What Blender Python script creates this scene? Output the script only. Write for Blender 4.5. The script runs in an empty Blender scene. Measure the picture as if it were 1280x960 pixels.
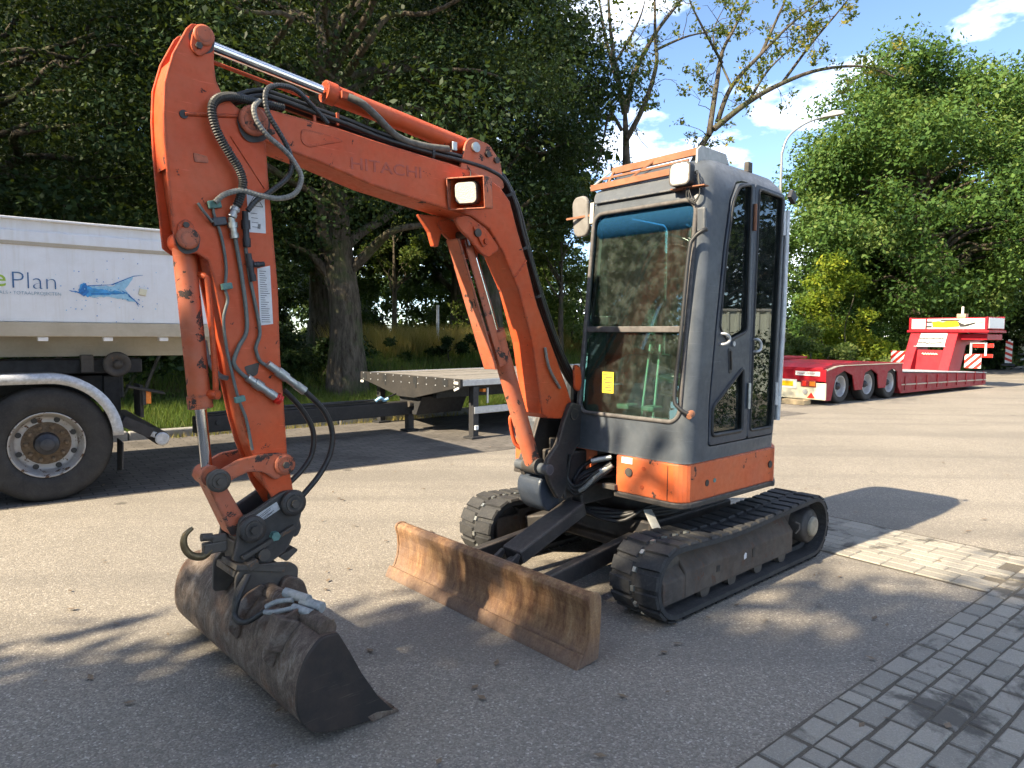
import bpy, bmesh, math, random
import numpy as np
from mathutils import Vector, Matrix, Euler
R_ = math.radians
scene = bpy.context.scene
COL = scene.collection
random.seed(7)
RNG = np.random.default_rng(11)

# ------------------------------------------------------------------ camera
CAM_H, PITCH, ROLL = 1.474, -0.072, 0.0074
cam_d = bpy.data.cameras.new('camera')
cam_d.sensor_width = 36.0
cam_d.lens = 860.0 / 1280.0 * 36.0
cam_d.clip_start = 0.05
cam_d.clip_end = 2000
cam = bpy.data.objects.new('camera', cam_d)
COL.objects.link(cam)
fw = Vector((0, math.cos(PITCH), math.sin(PITCH)))
up0 = Vector((0, -math.sin(PITCH), math.cos(PITCH)))
rt0 = Vector((1, 0, 0))
rt = rt0 * math.cos(ROLL) + up0 * math.sin(ROLL)
up = -rt0 * math.sin(ROLL) + up0 * math.cos(ROLL)
cam.matrix_world = Matrix(((rt.x, up.x, -fw.x, 0), (rt.y, up.y, -fw.y, 0), (rt.z, up.z, -fw.z, CAM_H), (0, 0, 0, 1)))
scene.camera = cam

# ------------------------------------------------------------------ sky, sun, exposure
SUN_EL = R_(38.0)
SUN_AZ = R_(217.0)                 # direction towards the sun, counter-clockwise from +X
to_sun = Vector((math.cos(SUN_AZ) * math.cos(SUN_EL), math.sin(SUN_AZ) * math.cos(SUN_EL), math.sin(SUN_EL)))
world = bpy.data.worlds.new('World')
scene.world = world
world.use_nodes = True
nt = world.node_tree
nt.nodes.clear()
wo = nt.nodes.new('ShaderNodeOutputWorld')
bg = nt.nodes.new('ShaderNodeBackground')
sky = nt.nodes.new('ShaderNodeTexSky')
sky.sky_type = 'NISHITA'
sky.sun_disc = False
sky.sun_elevation = SUN_EL
sky.sun_rotation = math.pi / 2 - SUN_AZ
sky.air_density = 1.0
sky.altitude = 2500
sky.dust_density = 0.15
sky.ozone_density = 2.2
tc = nt.nodes.new('ShaderNodeTexCoord')
mp = nt.nodes.new('ShaderNodeMapping')
mp.inputs['Scale'].default_value = (1.0, 1.0, 2.2)
mp.inputs['Location'].default_value = (9.4, 4.4, 0.3)
nz = nt.nodes.new('ShaderNodeTexNoise')
nz.inputs['Scale'].default_value = 3.2
nz.inputs['Detail'].default_value = 7
nz.inputs['Roughness'].default_value = 0.55
rmp = nt.nodes.new('ShaderNodeValToRGB')
rmp.color_ramp.elements[0].position = 0.52
rmp.color_ramp.elements[0].color = (0, 0, 0, 1)
rmp.color_ramp.elements[1].position = 0.76
rmp.color_ramp.elements[1].color = (1, 1, 1, 1)
mixc = nt.nodes.new('ShaderNodeMixRGB')
mixc.inputs['Color2'].default_value = (23.0, 23.2, 23.6, 1)
nt.links.new(tc.outputs['Generated'], mp.inputs['Vector'])
nt.links.new(mp.outputs['Vector'], nz.inputs['Vector'])
nt.links.new(nz.outputs['Fac'], rmp.inputs['Fac'])
nt.links.new(rmp.outputs['Color'], mixc.inputs['Fac'])
nt.links.new(sky.outputs['Color'], mixc.inputs['Color1'])
nt.links.new(mixc.outputs['Color'], bg.inputs['Color'])
bg.inputs['Strength'].default_value = 0.055
nt.links.new(bg.outputs['Background'], wo.inputs['Surface'])

sun_d = bpy.data.lights.new('sun', 'SUN')
sun_d.energy = 2.55
sun_d.angle = R_(0.6)
sun_d.color = (1.0, 0.85, 0.62)
sun = bpy.data.objects.new('sun', sun_d)
sun.rotation_euler = (-to_sun).to_track_quat('-Z', 'Y').to_euler()
sun.location = to_sun * 60
COL.objects.link(sun)

scene.view_settings.view_transform = 'Standard'
scene.view_settings.look = 'None'
scene.view_settings.exposure = 2.6
scene.view_settings.gamma = 1.0
scene.view_settings.use_curve_mapping = False
scene.render.engine = 'CYCLES'
scene.cycles.max_bounces = 5
scene.cycles.diffuse_bounces = 2
scene.cycles.glossy_bounces = 2
scene.cycles.transmission_bounces = 5
scene.cycles.transparent_max_bounces = 8
scene.cycles.use_adaptive_sampling = True
scene.cycles.adaptive_threshold = 0.025
scene.cycles.use_denoising = True
scene.cycles.sample_clamp_indirect = 6.0
scene.cycles.caustics_reflective = False
scene.cycles.caustics_refractive = False


# ------------------------------------------------------------------ helpers: objects
def tag(o, label=None, cat=None, group=None, kind=None):
    if label: o['label'] = label
    if cat: o['category'] = cat
    if group: o['group'] = group
    if kind: o['kind'] = kind
    return o

def empty(name, loc=(0, 0, 0), rz=0.0):
    o = bpy.data.objects.new(name, None)
    o.empty_display_size = 0.2
    o.location = loc
    o.rotation_euler = (0, 0, rz)
    COL.objects.link(o)
    return o

def link_mesh(name, me, mat, parent=None):
    o = bpy.data.objects.new(name, me)
    if mat is not None and len(me.materials) == 0:
        me.materials.append(mat)
    COL.objects.link(o)
    if parent is not None: o.parent = parent
    return o

def bev(o, w, seg=2, ang=35):
    m = o.modifiers.new('bevel', 'BEVEL')
    m.width = w; m.segments = seg; m.limit_method = 'ANGLE'; m.angle_limit = R_(ang)
    m.harden_normals = False
    return o

def copy_tree(o, parent=None):
    c = o.copy(); COL.objects.link(c); c.parent = parent
    for ch in list(o.children): copy_tree(ch, c)
    return c

def smooth_path(pts, n=6):
    P = [Vector(p) for p in pts]
    if len(P) < 3: return P
    out = []
    for i in range(len(P) - 1):
        p0 = P[max(i - 1, 0)]; p1 = P[i]; p2 = P[i + 1]; p3 = P[min(i + 2, len(P) - 1)]
        for k in range(n):
            t = k / n
            out.append(0.5 * ((2 * p1) + (p2 - p0) * t + (2 * p0 - 5 * p1 + 4 * p2 - p3) * t * t + (3 * p1 - p0 - 3 * p2 + p3) * t ** 3))
    out.append(P[-1])
    return out

def resample(P, step):
    out = [P[0].copy()]; acc = 0.0
    for a, b in zip(P[:-1], P[1:]):
        d = (b - a).length
        if d < 1e-9: continue
        t = step - acc
        while t <= d:
            out.append(a + (b - a) * (t / d)); t += step
        acc = d - (t - step)
    return out

class MB:
    def __init__(s): s.v = []; s.f = []; s.sm = []
    def add(s, vs, fs, smooth=False):
        b = len(s.v)
        s.v += [tuple(v) for v in vs]
        s.f += [tuple(b + i for i in f) for f in fs]
        s.sm += [smooth] * len(fs)
        return s
    def box(s, c, d, rot=None):
        hx, hy, hz = d[0] / 2, d[1] / 2, d[2] / 2
        vs = [Vector((x, y, z)) for z in (-hz, hz) for y in (-hy, hy) for x in (-hx, hx)]
        if rot is not None: vs = [rot @ v for v in vs]
        c = Vector(c)
        return s.add([v + c for v in vs], [(0, 2, 3, 1), (4, 5, 7, 6), (0, 1, 5, 4), (2, 6, 7, 3), (0, 4, 6, 2), (1, 3, 7, 5)])
    def bar(s, p0, p1, w, h, upv=(0, 0, 1)):
        p0, p1 = Vector(p0), Vector(p1); d = (p1 - p0); L = d.length; d.normalize()
        x = d.cross(Vector(upv)).normalized(); z = x.cross(d).normalized()
        rot = Matrix((x, d, z)).transposed()
        return s.box((p0 + p1) / 2, (w, L, h), rot)
    def prism(s, poly, a, b, ax='v'):
        n = len(poly)
        if ax == 'v': mk = lambda p, q: (p[0], q, p[1])
        elif ax == 'u': mk = lambda p, q: (q, p[0], p[1])
        else: mk = lambda p, q: (p[0], p[1], q)
        area = sum(poly[i][0] * poly[(i + 1) % n][1] - poly[(i + 1) % n][0] * poly[i][1] for i in range(n))
        pl = list(poly) if area > 0 else list(poly)[::-1]
        if a > b: a, b = b, a
        vs = [mk(p, a) for p in pl] + [mk(p, b) for p in pl]
        lo = tuple(range(n)); hi = tuple(range(n, 2 * n))
        sides = [(i, (i + 1) % n, n + (i + 1) % n, n + i) for i in range(n)]
        if ax == 'v':
            fs = [lo, hi[::-1]] + [t[::-1] for t in sides]
        else:
            fs = [lo[::-1], hi] + sides
        return s.add(vs, fs)
    def cyl(s, p0, p1, r0, r1=None, n=16, caps=True):
        r1 = r0 if r1 is None else r1
        p0, p1 = Vector(p0), Vector(p1); d = (p1 - p0).normalized()
        a = Vector((0, 0, 1)) if abs(d.z) < 0.9 else Vector((1, 0, 0))
        x = d.cross(a).normalized(); y = d.cross(x)
        vs = []
        for p, r in ((p0, r0), (p1, r1)):
            for i in range(n):
                t = 2 * math.pi * i / n
                vs.append(p + (x * math.cos(t) + y * math.sin(t)) * r)
        s.add(vs, [(i, (i + 1) % n, n + (i + 1) % n, n + i) for i in range(n)], True)
        if caps:
            s.add([vs[i] for i in range(n)], [tuple(range(n))[::-1]])
            s.add([vs[n + i] for i in range(n)], [tuple(range(n))])
        return s
    def lathe(s, p0, axis, prof, n=24):
        # prof: (distance along axis, radius)
        p0 = Vector(p0); d = Vector(axis).normalized()
        a = Vector((0, 0, 1)) if abs(d.z) < 0.9 else Vector((1, 0, 0))
        x = d.cross(a).normalized(); y = d.cross(x)
        vs = []
        for t, r in prof:
            for i in range(n):
                q = 2 * math.pi * i / n
                vs.append(p0 + d * t + (x * math.cos(q) + y * math.sin(q)) * r)
        fs = [(j * n + i, j * n + (i + 1) % n, (j + 1) * n + (i + 1) % n, (j + 1) * n + i) for j in range(len(prof) - 1) for i in range(n)]
        return s.add(vs, fs, True)
    def tube(s, pts, r, n=8, ribs=None, caps=True, rad=None):
        P = [Vector(p) for p in pts]
        m = len(P)
        T = []
        for i in range(m):
            t = P[min(i + 1, m - 1)] - P[max(i - 1, 0)]
            T.append(t.normalized() if t.length > 1e-9 else Vector((0, 0, 1)))
        a = Vector((0, 0, 1)) if abs(T[0].z) < 0.9 else Vector((1, 0, 0))
        x = T[0].cross(a).normalized()
        vs = []
        for i in range(m):
            x = (x - T[i] * x.dot(T[i]))
            x = x.normalized() if x.length > 1e-6 else T[i].orthogonal().normalized()
            y = T[i].cross(x)
            rr = rad[i] if rad is not None else r
            if ribs: rr = r * (1.0 if i % 2 else ribs)
            for k in range(n):
                q = 2 * math.pi * k / n
                vs.append(P[i] + (x * math.cos(q) + y * math.sin(q)) * rr)
        fs = [(j * n + i, j * n + (i + 1) % n, (j + 1) * n + (i + 1) % n, (j + 1) * n + i) for j in range(m - 1) for i in range(n)]
        s.add(vs, fs, ribs is None)
        if caps:
            s.add(vs[:n], [tuple(range(n))[::-1]]); s.add(vs[-n:], [tuple(range(n))])
        return s
    def mesh(s, name):
        me = bpy.data.meshes.new(name)
        me.from_pydata(s.v, [], s.f)
        me.polygons.foreach_set('use_smooth', s.sm)
        me.update()
        return me
    def build(s, name, mat, parent=None, bevel=0, seg=2, rz=0):
        o = link_mesh(name, s.mesh(name), mat, parent)
        if bevel: bev(o, bevel, seg)
        if rz: o.rotation_euler.z = rz
        return o

def rrect(x0, x1, y0, y1, r, n=5):
    out = []
    for cx, cy, a0 in ((x1 - r, y1 - r, 0), (x0 + r, y1 - r, 90), (x0 + r, y0 + r, 180), (x1 - r, y0 + r, 270)):
        for k in range(n + 1):
            a = R_(a0 + 90 * k / n); out.append((cx + r * math.cos(a), cy + r * math.sin(a)))
    return out

def round_poly(poly, r, n=4):
    out = []; m = len(poly)
    for i in range(m):
        p0, p1, p2 = Vector(poly[i - 1]), Vector(poly[i]), Vector(poly[(i + 1) % m])
        a, b = (p0 - p1), (p2 - p1)
        rr = min(r, a.length * 0.45, b.length * 0.45)
        s_, e_ = p1 + a.normalized() * rr, p1 + b.normalized() * rr
        for k in range(n + 1):
            t = k / n
            q = s_ * (1 - t) ** 2 + p1 * 2 * t * (1 - t) + e_ * t * t
            out.append((q.x, q.y))
    return out

def boolean(o, cutters):
    dg = None
    for c in cutters:
        m = o.modifiers.new('b', 'BOOLEAN'); m.operation = 'DIFFERENCE'; m.object = c; m.solver = 'EXACT'
    dg = bpy.context.evaluated_depsgraph_get(); dg.update()
    me = bpy.data.meshes.new_from_object(o.evaluated_get(dg))
    o.modifiers.clear()
    old = o.data; o.data = me
    bpy.data.meshes.remove(old)
    for c in cutters:
        d = c.data; bpy.data.objects.remove(c); bpy.data.meshes.remove(d)
    return o

def text_mesh(name, body, size, mat, parent, loc, rot, thin=0.0, align='LEFT', squash=1.0, extr=0.0004):
    cu = bpy.data.curves.new(name, 'FONT')
    cu.body = body; cu.size = size; cu.offset = thin; cu.extrude = extr; cu.align_x = align; cu.resolution_u = 3
    t = bpy.data.objects.new(name + '_tmp', cu); COL.objects.link(t)
    dg = bpy.context.evaluated_depsgraph_get(); dg.update()
    me = bpy.data.meshes.new_from_object(t.evaluated_get(dg))
    bpy.data.objects.remove(t); bpy.data.curves.remove(cu)
    me.materials.clear()
    me.transform(Matrix.Diagonal((squash, 1, 1, 1)))
    o = link_mesh(name, me, mat, parent)
    o.location = loc; o.rotation_euler = rot
    return o

# ------------------------------------------------------------------ helpers: materials
class NT:
    def __init__(s, name):
        s.m = bpy.data.materials.new(name); s.m.use_nodes = True
        s.t = s.m.node_tree; s.t.nodes.clear()
        s.out = s.n('ShaderNodeOutputMaterial')
    def n(s, t, **k):
        x = s.t.nodes.new(t)
        for a, b in k.items(): setattr(x, a, b)
        return x
    def l(s, a, b): s.t.links.new(a, b)
    def coord(s, kind='Object'): return s.n('ShaderNodeTexCoord').outputs[kind]
    def pos(s): return s.n('ShaderNodeNewGeometry').outputs['Position']
    def map(s, vec, scale=(1, 1, 1), loc=(0, 0, 0), rot=(0, 0, 0)):
        m = s.n('ShaderNodeMapping'); s.l(vec, m.inputs['Vector'])
        m.inputs['Scale'].default_value = scale; m.inputs['Location'].default_value = loc; m.inputs['Rotation'].default_value = rot
        return m.outputs['Vector']
    def noise(s, vec, scale, detail=4, rough=0.55, dist=0.0):
        x = s.n('ShaderNodeTexNoise'); s.l(vec, x.inputs['Vector'])
        x.inputs['Scale'].default_value = scale; x.inputs['Detail'].default_value = detail
        x.inputs['Roughness'].default_value = rough; x.inputs['Distortion'].default_value = dist
        return x.outputs['Fac']
    def vor(s, vec, scale, out='Distance', rnd=1.0):
        x = s.n('ShaderNodeTexVoronoi'); s.l(vec, x.inputs['Vector']); x.inputs['Scale'].default_value = scale
        x.inputs['Randomness'].default_value = rnd
        return x.outputs[out]
    def ramp(s, fac, stops, interp='LINEAR'):
        x = s.n('ShaderNodeValToRGB'); s.l(fac, x.inputs['Fac']); cr = x.color_ramp; cr.interpolation = interp
        while len(cr.elements) < len(stops): cr.elements.new(0.5)
        for e, (p, c) in zip(cr.elements, stops):
            e.position = p
            e.color = (c, c, c, 1) if isinstance(c, (int, float)) else (c[0], c[1], c[2], 1)
        return x.outputs['Color']
    def mix(s, fac, a, b, mode='MIX'):
        x = s.n('ShaderNodeMixRGB', blend_type=mode)
        for i, val in (('Fac', fac), ('Color1', a), ('Color2', b)):
            if isinstance(val, (int, float)): x.inputs[i].default_value = val if i == 'Fac' else (val, val, val, 1)
            elif isinstance(val, tuple): x.inputs[i].default_value = (val[0], val[1], val[2], 1)
            else: s.l(val, x.inputs[i])
        return x.outputs['Color']
    def math(s, op, a, b=0.0):
        x = s.n('ShaderNodeMath', operation=op)
        for i, val in enumerate((a, b)):
            if isinstance(val, (int, float)): x.inputs[i].default_value = val
            else: s.l(val, x.inputs[i])
        return x.outputs['Value']
    def bump(s, h, strength=0.3, dist=0.01, normal=None):
        x = s.n('ShaderNodeBump'); s.l(h, x.inputs['Height'])
        x.inputs['Strength'].default_value = strength; x.inputs['Distance'].default_value = dist
        if normal is not None: s.l(normal, x.inputs['Normal'])
        return x.outputs['Normal']
    def bsdf(s, color, rough=0.6, metal=0.0, normal=None, spec=0.5, coat=0.0):
        p = s.n('ShaderNodeBsdfPrincipled')
        for key, val in (('Base Color', color), ('Roughness', rough), ('Metallic', metal), ('Specular IOR Level', spec), ('Coat Weight', coat)):
            if isinstance(val, (int, float)): p.inputs[key].default_value = val
            elif isinstance(val, tuple): p.inputs[key].default_value = (val[0], val[1], val[2], 1)
            else: s.l(val, p.inputs[key])
        if normal is not None: s.l(normal, p.inputs['Normal'])
        s.l(p.outputs['BSDF'], s.out.inputs['Surface'])
        return p

def paint(name, c, c2=None, rough=0.42, chip=(0.05, 0.035, 0.03), chip_amt=0.70, chip_scale=9, var=0.5, dust=(0.35, 0.30, 0.24), dust_amt=0.12, spec=0.5, metal=0.0, bump=0.08, streak=None, edge=None, fade=None):
    t = NT(name); v = t.coord()
    c2 = c2 or tuple(x * 0.72 for x in c)
    big = t.noise(v, 2.2, 5, 0.6)
    col = t.mix(t.ramp(big, [(0.35, 0.0), (0.68, 1.0)]), c, c2)
    if fade:
        fd = t.noise(t.map(v, loc=(1.7, 0.4, 2.2)), 3.4, 6, 0.62, 0.5)
        col = t.mix(t.math('MULTIPLY', t.ramp(fd, [(0.42, 0), (0.68, 1)]), 0.6), col, fade)
    fine = t.noise(v, 34, 4, 0.65)
    col = t.mix(t.math('MULTIPLY', t.ramp(fine, [(0.42, 0), (0.75, 1)]), var * 0.5), col, tuple(x * 0.55 for x in c))
    dn = t.noise(v, 5.0, 6, 0.7, 0.6)
    col = t.mix(t.math('MULTIPLY', t.ramp(dn, [(0.40, 0), (0.80, 1)]), dust_amt * 2), col, dust)
    if streak:
        st = t.noise(t.map(v, (26, 26, 1.6)), 1.0, 4, 0.6)
        col = t.mix(t.math('MULTIPLY', t.ramp(st, [(0.52, 0), (0.72, 1)]), 0.55), col, streak)
    for k_, (rx, ry) in enumerate(((0.5, 0.2), (-0.7, 1.1))):
        sc = t.noise(t.map(v, (5, 5, 85), loc=(k_ * 3.3, 0, 0), rot=(rx, ry, 0.3)), 1.0, 4, 0.6)
        col = t.mix(t.math('MULTIPLY', t.ramp(sc, [(0.665, 0), (0.70, 1)]), 0.45 * var), col, tuple(min(1, x * 1.5 + 0.10) for x in c))
    rgh = t.ramp(fine, [(0.2, rough - 0.06), (0.8, rough + 0.22)])
    if chip_amt < 1:
        cn = t.noise(v, chip_scale, 9, 0.72, 0.35)
        cm = t.ramp(cn, [(chip_amt, 0), (chip_amt + 0.015, 1)])
        col = t.mix(cm, col, chip)
        rgh = t.mix(cm, rgh, 0.85)
        hgt = t.mix(cm, fine, 0.0)
    else: hgt = fine
    if edge:
        bv_ = t.n('ShaderNodeBevel'); bv_.samples = 3; bv_.inputs['Radius'].default_value = 0.018
        ge = t.n('ShaderNodeNewGeometry')
        dp = t.n('ShaderNodeVectorMath', operation='DOT_PRODUCT'); t.l(bv_.outputs['Normal'], dp.inputs[0]); t.l(ge.outputs['Normal'], dp.inputs[1])
        en = t.noise(v, 21, 7, 0.75)
        em = t.math('MULTIPLY', t.ramp(dp.outputs['Value'], [(0.90, 1.0), (0.996, 0.0)]), t.ramp(en, [(0.42, 0.0), (0.53, 1.0)]))
        col = t.mix(t.math('MULTIPLY', em, 0.85), col, edge)
        rgh = t.mix(em, rgh, 0.7)
    t.bsdf(col, rgh, metal, t.bump(hgt, bump, 0.004), spec)
    return t.m

def plain(name, c, rough=0.6, metal=0.0, var=0.25, scale=14, bump=0.1, spec=0.5):
    t = NT(name); v = t.coord()
    n1 = t.noise(v, scale, 6, 0.65)
    col = t.mix(t.ramp(n1, [(0.3, 0), (0.75, 1)]), tuple(x * (1 + var) for x in c), tuple(x * (1 - var) for x in c))
    t.bsdf(col, t.ramp(n1, [(0.2, max(rough - 0.1, 0.02)), (0.8, min(rough + 0.12, 1))]), metal, t.bump(n1, bump, 0.004), spec)
    return t.m

# ------------------------------------------------------------------ materials
def m_asphalt():
    t = NT('asphalt'); v = t.pos()
    cell = t.vor(v, 135, 'Color')
    sep = t.n('ShaderNodeSeparateColor'); t.l(cell, sep.inputs[0])
    stone = t.ramp(sep.outputs[0], [(0.0, (0.125, 0.116, 0.104)), (0.45, (0.205, 0.188, 0.162)), (0.8, (0.285, 0.257, 0.215)), (0.95, (0.37, 0.335, 0.285)), (1.0, (0.54, 0.50, 0.45))])
    fine = t.noise(v, 420, 3, 0.7)
    col = t.mix(t.ramp(fine, [(0.35, 0.0), (0.7, 0.55)]), stone, (0.30, 0.26, 0.21))
    big = t.noise(v, 0.55, 6, 0.62)
    col = t.mix(t.ramp(big, [(0.35, 0.0), (0.72, 0.42)]), col, (0.125, 0.115, 0.10))
    mid = t.noise(v, 3.1, 7, 0.7)
    col = t.mix(t.ramp(mid, [(0.58, 0.0), (0.78, 0.5)]), col, (0.11, 0.10, 0.09))
    spots = t.noise(v, 1.3, 8, 0.75, 0.5)
    col = t.mix(t.ramp(spots, [(0.70, 0.0), (0.74, 0.75)]), col, (0.055, 0.05, 0.045))
    scr = t.noise(t.map(v, (1.2, 42, 1), rot=(0, 0, R_(-39))), 1.0, 5, 0.65)
    col = t.mix(t.ramp(scr, [(0.62, 0.0), (0.78, 0.28)]), col, (0.36, 0.33, 0.29))
    edge = t.vor(v, 135)
    h = t.math('ADD', t.math('MULTIPLY', edge, -1.0), t.math('MULTIPLY', fine, 0.5))
    track = t.noise(t.map(v, (0.12, 1.7, 1), rot=(0, 0, R_(-37.5))), 1.0, 4, 0.5)
    col = t.mix(t.ramp(track, [(0.50, 0.0), (0.62, 0.30)]), col, (0.12, 0.11, 0.098))
    drip = t.vor(t.map(v, (1, 1, 1), loc=(0.4, 0.7, 0)), 1.15)
    dn = t.noise(v, 9, 5, 0.7)
    col = t.mix(t.math('MULTIPLY', t.ramp(t.math('ADD', drip, t.math('MULTIPLY', dn, 0.09)), [(0.085, 1.0), (0.12, 0.0)]), 0.6), col, (0.05, 0.046, 0.042))
    t.bsdf(col, 0.86, 0, t.bump(h, 0.4, 0.005), 0.3)
    return t.m
def m_paver():
    t = NT('concrete_paver'); v = t.pos()
    oi = t.n('ShaderNodeObjectInfo')
    fine = t.noise(v, 160, 4, 0.75)
    base = t.ramp(oi.outputs['Random'], [(0, (0.275, 0.256, 0.216)), (0.5, (0.335, 0.31, 0.262)), (1, (0.385, 0.355, 0.298))])
    col = t.mix(t.ramp(fine, [(0.3, 0.0), (0.75, 0.55)]), base, (0.10, 0.095, 0.09))
    sp = t.vor(v, 210, 'Color'); sep = t.n('ShaderNodeSeparateColor'); t.l(sp, sep.inputs[0])
    col = t.mix(t.ramp(sep.outputs[0], [(0.90, 0), (0.94, 0.35)]), col, (0.4, 0.38, 0.35))
    dirt = t.noise(t.map(v, loc=(3.1, 1.7, 0)), 2.4, 7, 0.66, 0.4)
    col = t.mix(t.ramp(dirt, [(0.54, 0.0), (0.62, 0.82)]), col, (0.065, 0.060, 0.053))
    t.bsdf(col, 0.88, 0, t.bump(fine, 0.4, 0.004), 0.25)
    return t.m
def m_joint():
    t = NT('joint_sand'); v = t.pos()
    f = t.noise(v, 190, 5, 0.8)
    t.bsdf(t.ramp(f, [(0.3, (0.075, 0.067, 0.056)), (0.75, (0.19, 0.168, 0.135))]), 0.95, 0, t.bump(f, 0.8, 0.006), 0.2)
    return t.m
def m_bay():
    t = NT('bay_clinker'); v = t.pos()
    mp_ = t.map(v, rot=(0, 0, R_(-37.5)))
    b = t.n('ShaderNodeTexBrick'); t.l(mp_, b.inputs['Vector'])
    b.inputs['Scale'].default_value = 1.0; b.inputs['Brick Width'].default_value = 0.21; b.inputs['Row Height'].default_value = 0.105
    b.inputs['Mortar Size'].default_value = 0.006
    b.inputs['Color1'].default_value = (0.12, 0.11, 0.10, 1); b.inputs['Color2'].default_value = (0.165, 0.15, 0.135, 1); b.inputs['Mortar'].default_value = (0.05, 0.045, 0.04, 1)
    f = t.noise(v, 90, 4, 0.7)
    col = t.mix(t.ramp(f, [(0.3, 0), (0.8, 0.5)]), b.outputs['Color'], (0.07, 0.065, 0.06))
    d = t.noise(v, 1.4, 6, 0.7)
    col = t.mix(t.ramp(d, [(0.5, 0), (0.66, 0.7)]), col, (0.055, 0.05, 0.045))
    t.bsdf(col, 0.85, 0, t.bump(t.math('ADD', b.outputs['Fac'], t.math('MULTIPLY', f, -0.4)), -0.6, 0.005), 0.3)
    return t.m
def m_verge():
    t = NT('verge_turf'); v = t.pos()
    f = t.noise(v, 22, 6, 0.75); g = t.noise(v, 1.1, 5, 0.6)
    col = t.mix(t.ramp(f, [(0.3, 0), (0.7, 1)]), (0.045, 0.075, 0.018), (0.09, 0.11, 0.035))
    col = t.mix(t.ramp(g, [(0.45, 0), (0.65, 0.8)]), col, (0.14, 0.11, 0.06))
    t.bsdf(col, 0.95, 0, t.bump(f, 1.0, 0.05), 0.1)
    return t.m
def m_leaf(name, stops, trans=0.35, rough=0.55):
    t = NT(name)
    a = t.n('ShaderNodeAttribute'); a.attribute_name = 'tint'
    col = t.ramp(a.outputs['Fac'], stops)
    d = t.n('ShaderNodeBsdfPrincipled'); t.l(col, d.inputs['Base Color']); d.inputs['Roughness'].default_value = rough; d.inputs['Specular IOR Level'].default_value = 0.16
    tr = t.n('ShaderNodeBsdfTranslucent')
    t.l(t.mix(0.5, col, (0.22, 0.30, 0.03), 'MIX'), tr.inputs['Color'])
    mx = t.n('ShaderNodeMixShader'); mx.inputs[0].default_value = trans
    t.l(d.outputs[0], mx.inputs[1]); t.l(tr.outputs[0], mx.inputs[2]); t.l(mx.outputs[0], t.out.inputs['Surface'])
    return t.m
def m_bark():
    t = NT('bark'); v = t.coord()
    f = t.noise(t.map(v, (14, 14, 3)), 1.0, 7, 0.7, 0.5); g = t.noise(v, 2.0, 5, 0.6)
    col = t.mix(t.ramp(f, [(0.35, 0), (0.65, 1)]), (0.035, 0.028, 0.02), (0.13, 0.11, 0.085))
    col = t.mix(t.ramp(g, [(0.5, 0), (0.66, 0.75)]), col, (0.06, 0.08, 0.03))
    t.bsdf(col, 0.95, 0, t.bump(f, 1.0, 0.04), 0.15)
    return t.m
def m_rust():
    t = NT('worn_rusty_steel'); v = t.coord()
    st = t.noise(t.map(v, (26, 26, 3.5)), 1.0, 8, 0.72)
    b = t.noise(v, 3.5, 7, 0.65, 0.5); f = t.noise(v, 90, 4, 0.7)
    col = t.ramp(st, [(0.30, (0.10, 0.048, 0.030)), (0.45, (0.20, 0.105, 0.052)), (0.58, (0.30, 0.175, 0.085)), (0.74, (0.40, 0.28, 0.16))])
    col = t.mix(t.ramp(b, [(0.45, 0), (0.66, 0.8)]), col, (0.20, 0.135, 0.10))
    sx = t.n('ShaderNodeSeparateXYZ'); t.l(v, sx.inputs[0])
    low = t.ramp(t.math('ADD', sx.outputs['Z'], t.math('MULTIPLY', b, 0.10)), [(0.06, 1.0), (0.15, 0.0)])
    col = t.mix(t.math('MULTIPLY', low, 0.6), col, (0.15, 0.115, 0.095))
    col = t.mix(t.ramp(f, [(0.4, 0), (0.8, 0.5)]), col, (0.07, 0.03, 0.02))
    t.bsdf(col, t.ramp(f, [(0.2, 0.5), (0.8, 0.9)]), 0.0, t.bump(t.math('ADD', f, st), 0.5, 0.006), 0.4)
    return t.m
def m_bucket():
    t = NT('bucket_steel'); v = t.coord()
    st = t.noise(t.map(v, (10, 15, 10)), 1.0, 9, 0.72, 1.2); b = t.noise(v, 4, 7, 0.7, 0.4); f = t.noise(v, 110, 4, 0.7)
    col = t.ramp(st, [(0.32, (0.050, 0.036, 0.029)), (0.5, (0.135, 0.10, 0.078)), (0.66, (0.25, 0.21, 0.175))])
    col = t.mix(t.ramp(b, [(0.5, 0), (0.64, 0.7)]), col, (0.13, 0.062, 0.035))
    for k_ in range(2):
        sc = t.noise(t.map(v, (6, 70, 6), loc=(k_, 0, 0), rot=(0.2 + k_ * 0.5, 0, 0.25 - k_ * 0.6)), 1.0, 4, 0.6)
        col = t.mix(t.ramp(sc, [(0.63, 0), (0.68, 0.55)]), col, (0.33, 0.30, 0.27))
    col = t.mix(t.ramp(f, [(0.45, 0), (0.8, 0.5)]), col, (0.03, 0.024, 0.02))
    t.bsdf(col, t.ramp(f, [(0.2, 0.42), (0.8, 0.8)]), 0.25, t.bump(t.math('ADD', f, st), 0.3, 0.005), 0.5)
    return t.m
def m_rubber(name='rubber', c=(0.028, 0.029, 0.032), dust=(0.15, 0.14, 0.13), amt=0.5):
    t = NT(name); v = t.coord()
    b = t.noise(v, 6, 6, 0.7, 0.3); f = t.noise(v, 70, 4, 0.7)
    col = t.mix(t.math('MULTIPLY', t.ramp(b, [(0.38, 0), (0.75, 1)]), amt), c, dust)
    col = t.mix(t.ramp(f, [(0.5, 0), (0.85, 0.5)]), col, dust)
    t.bsdf(col, 0.78, 0, t.bump(f, 0.3, 0.003), 0.35)
    return t.m
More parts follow.
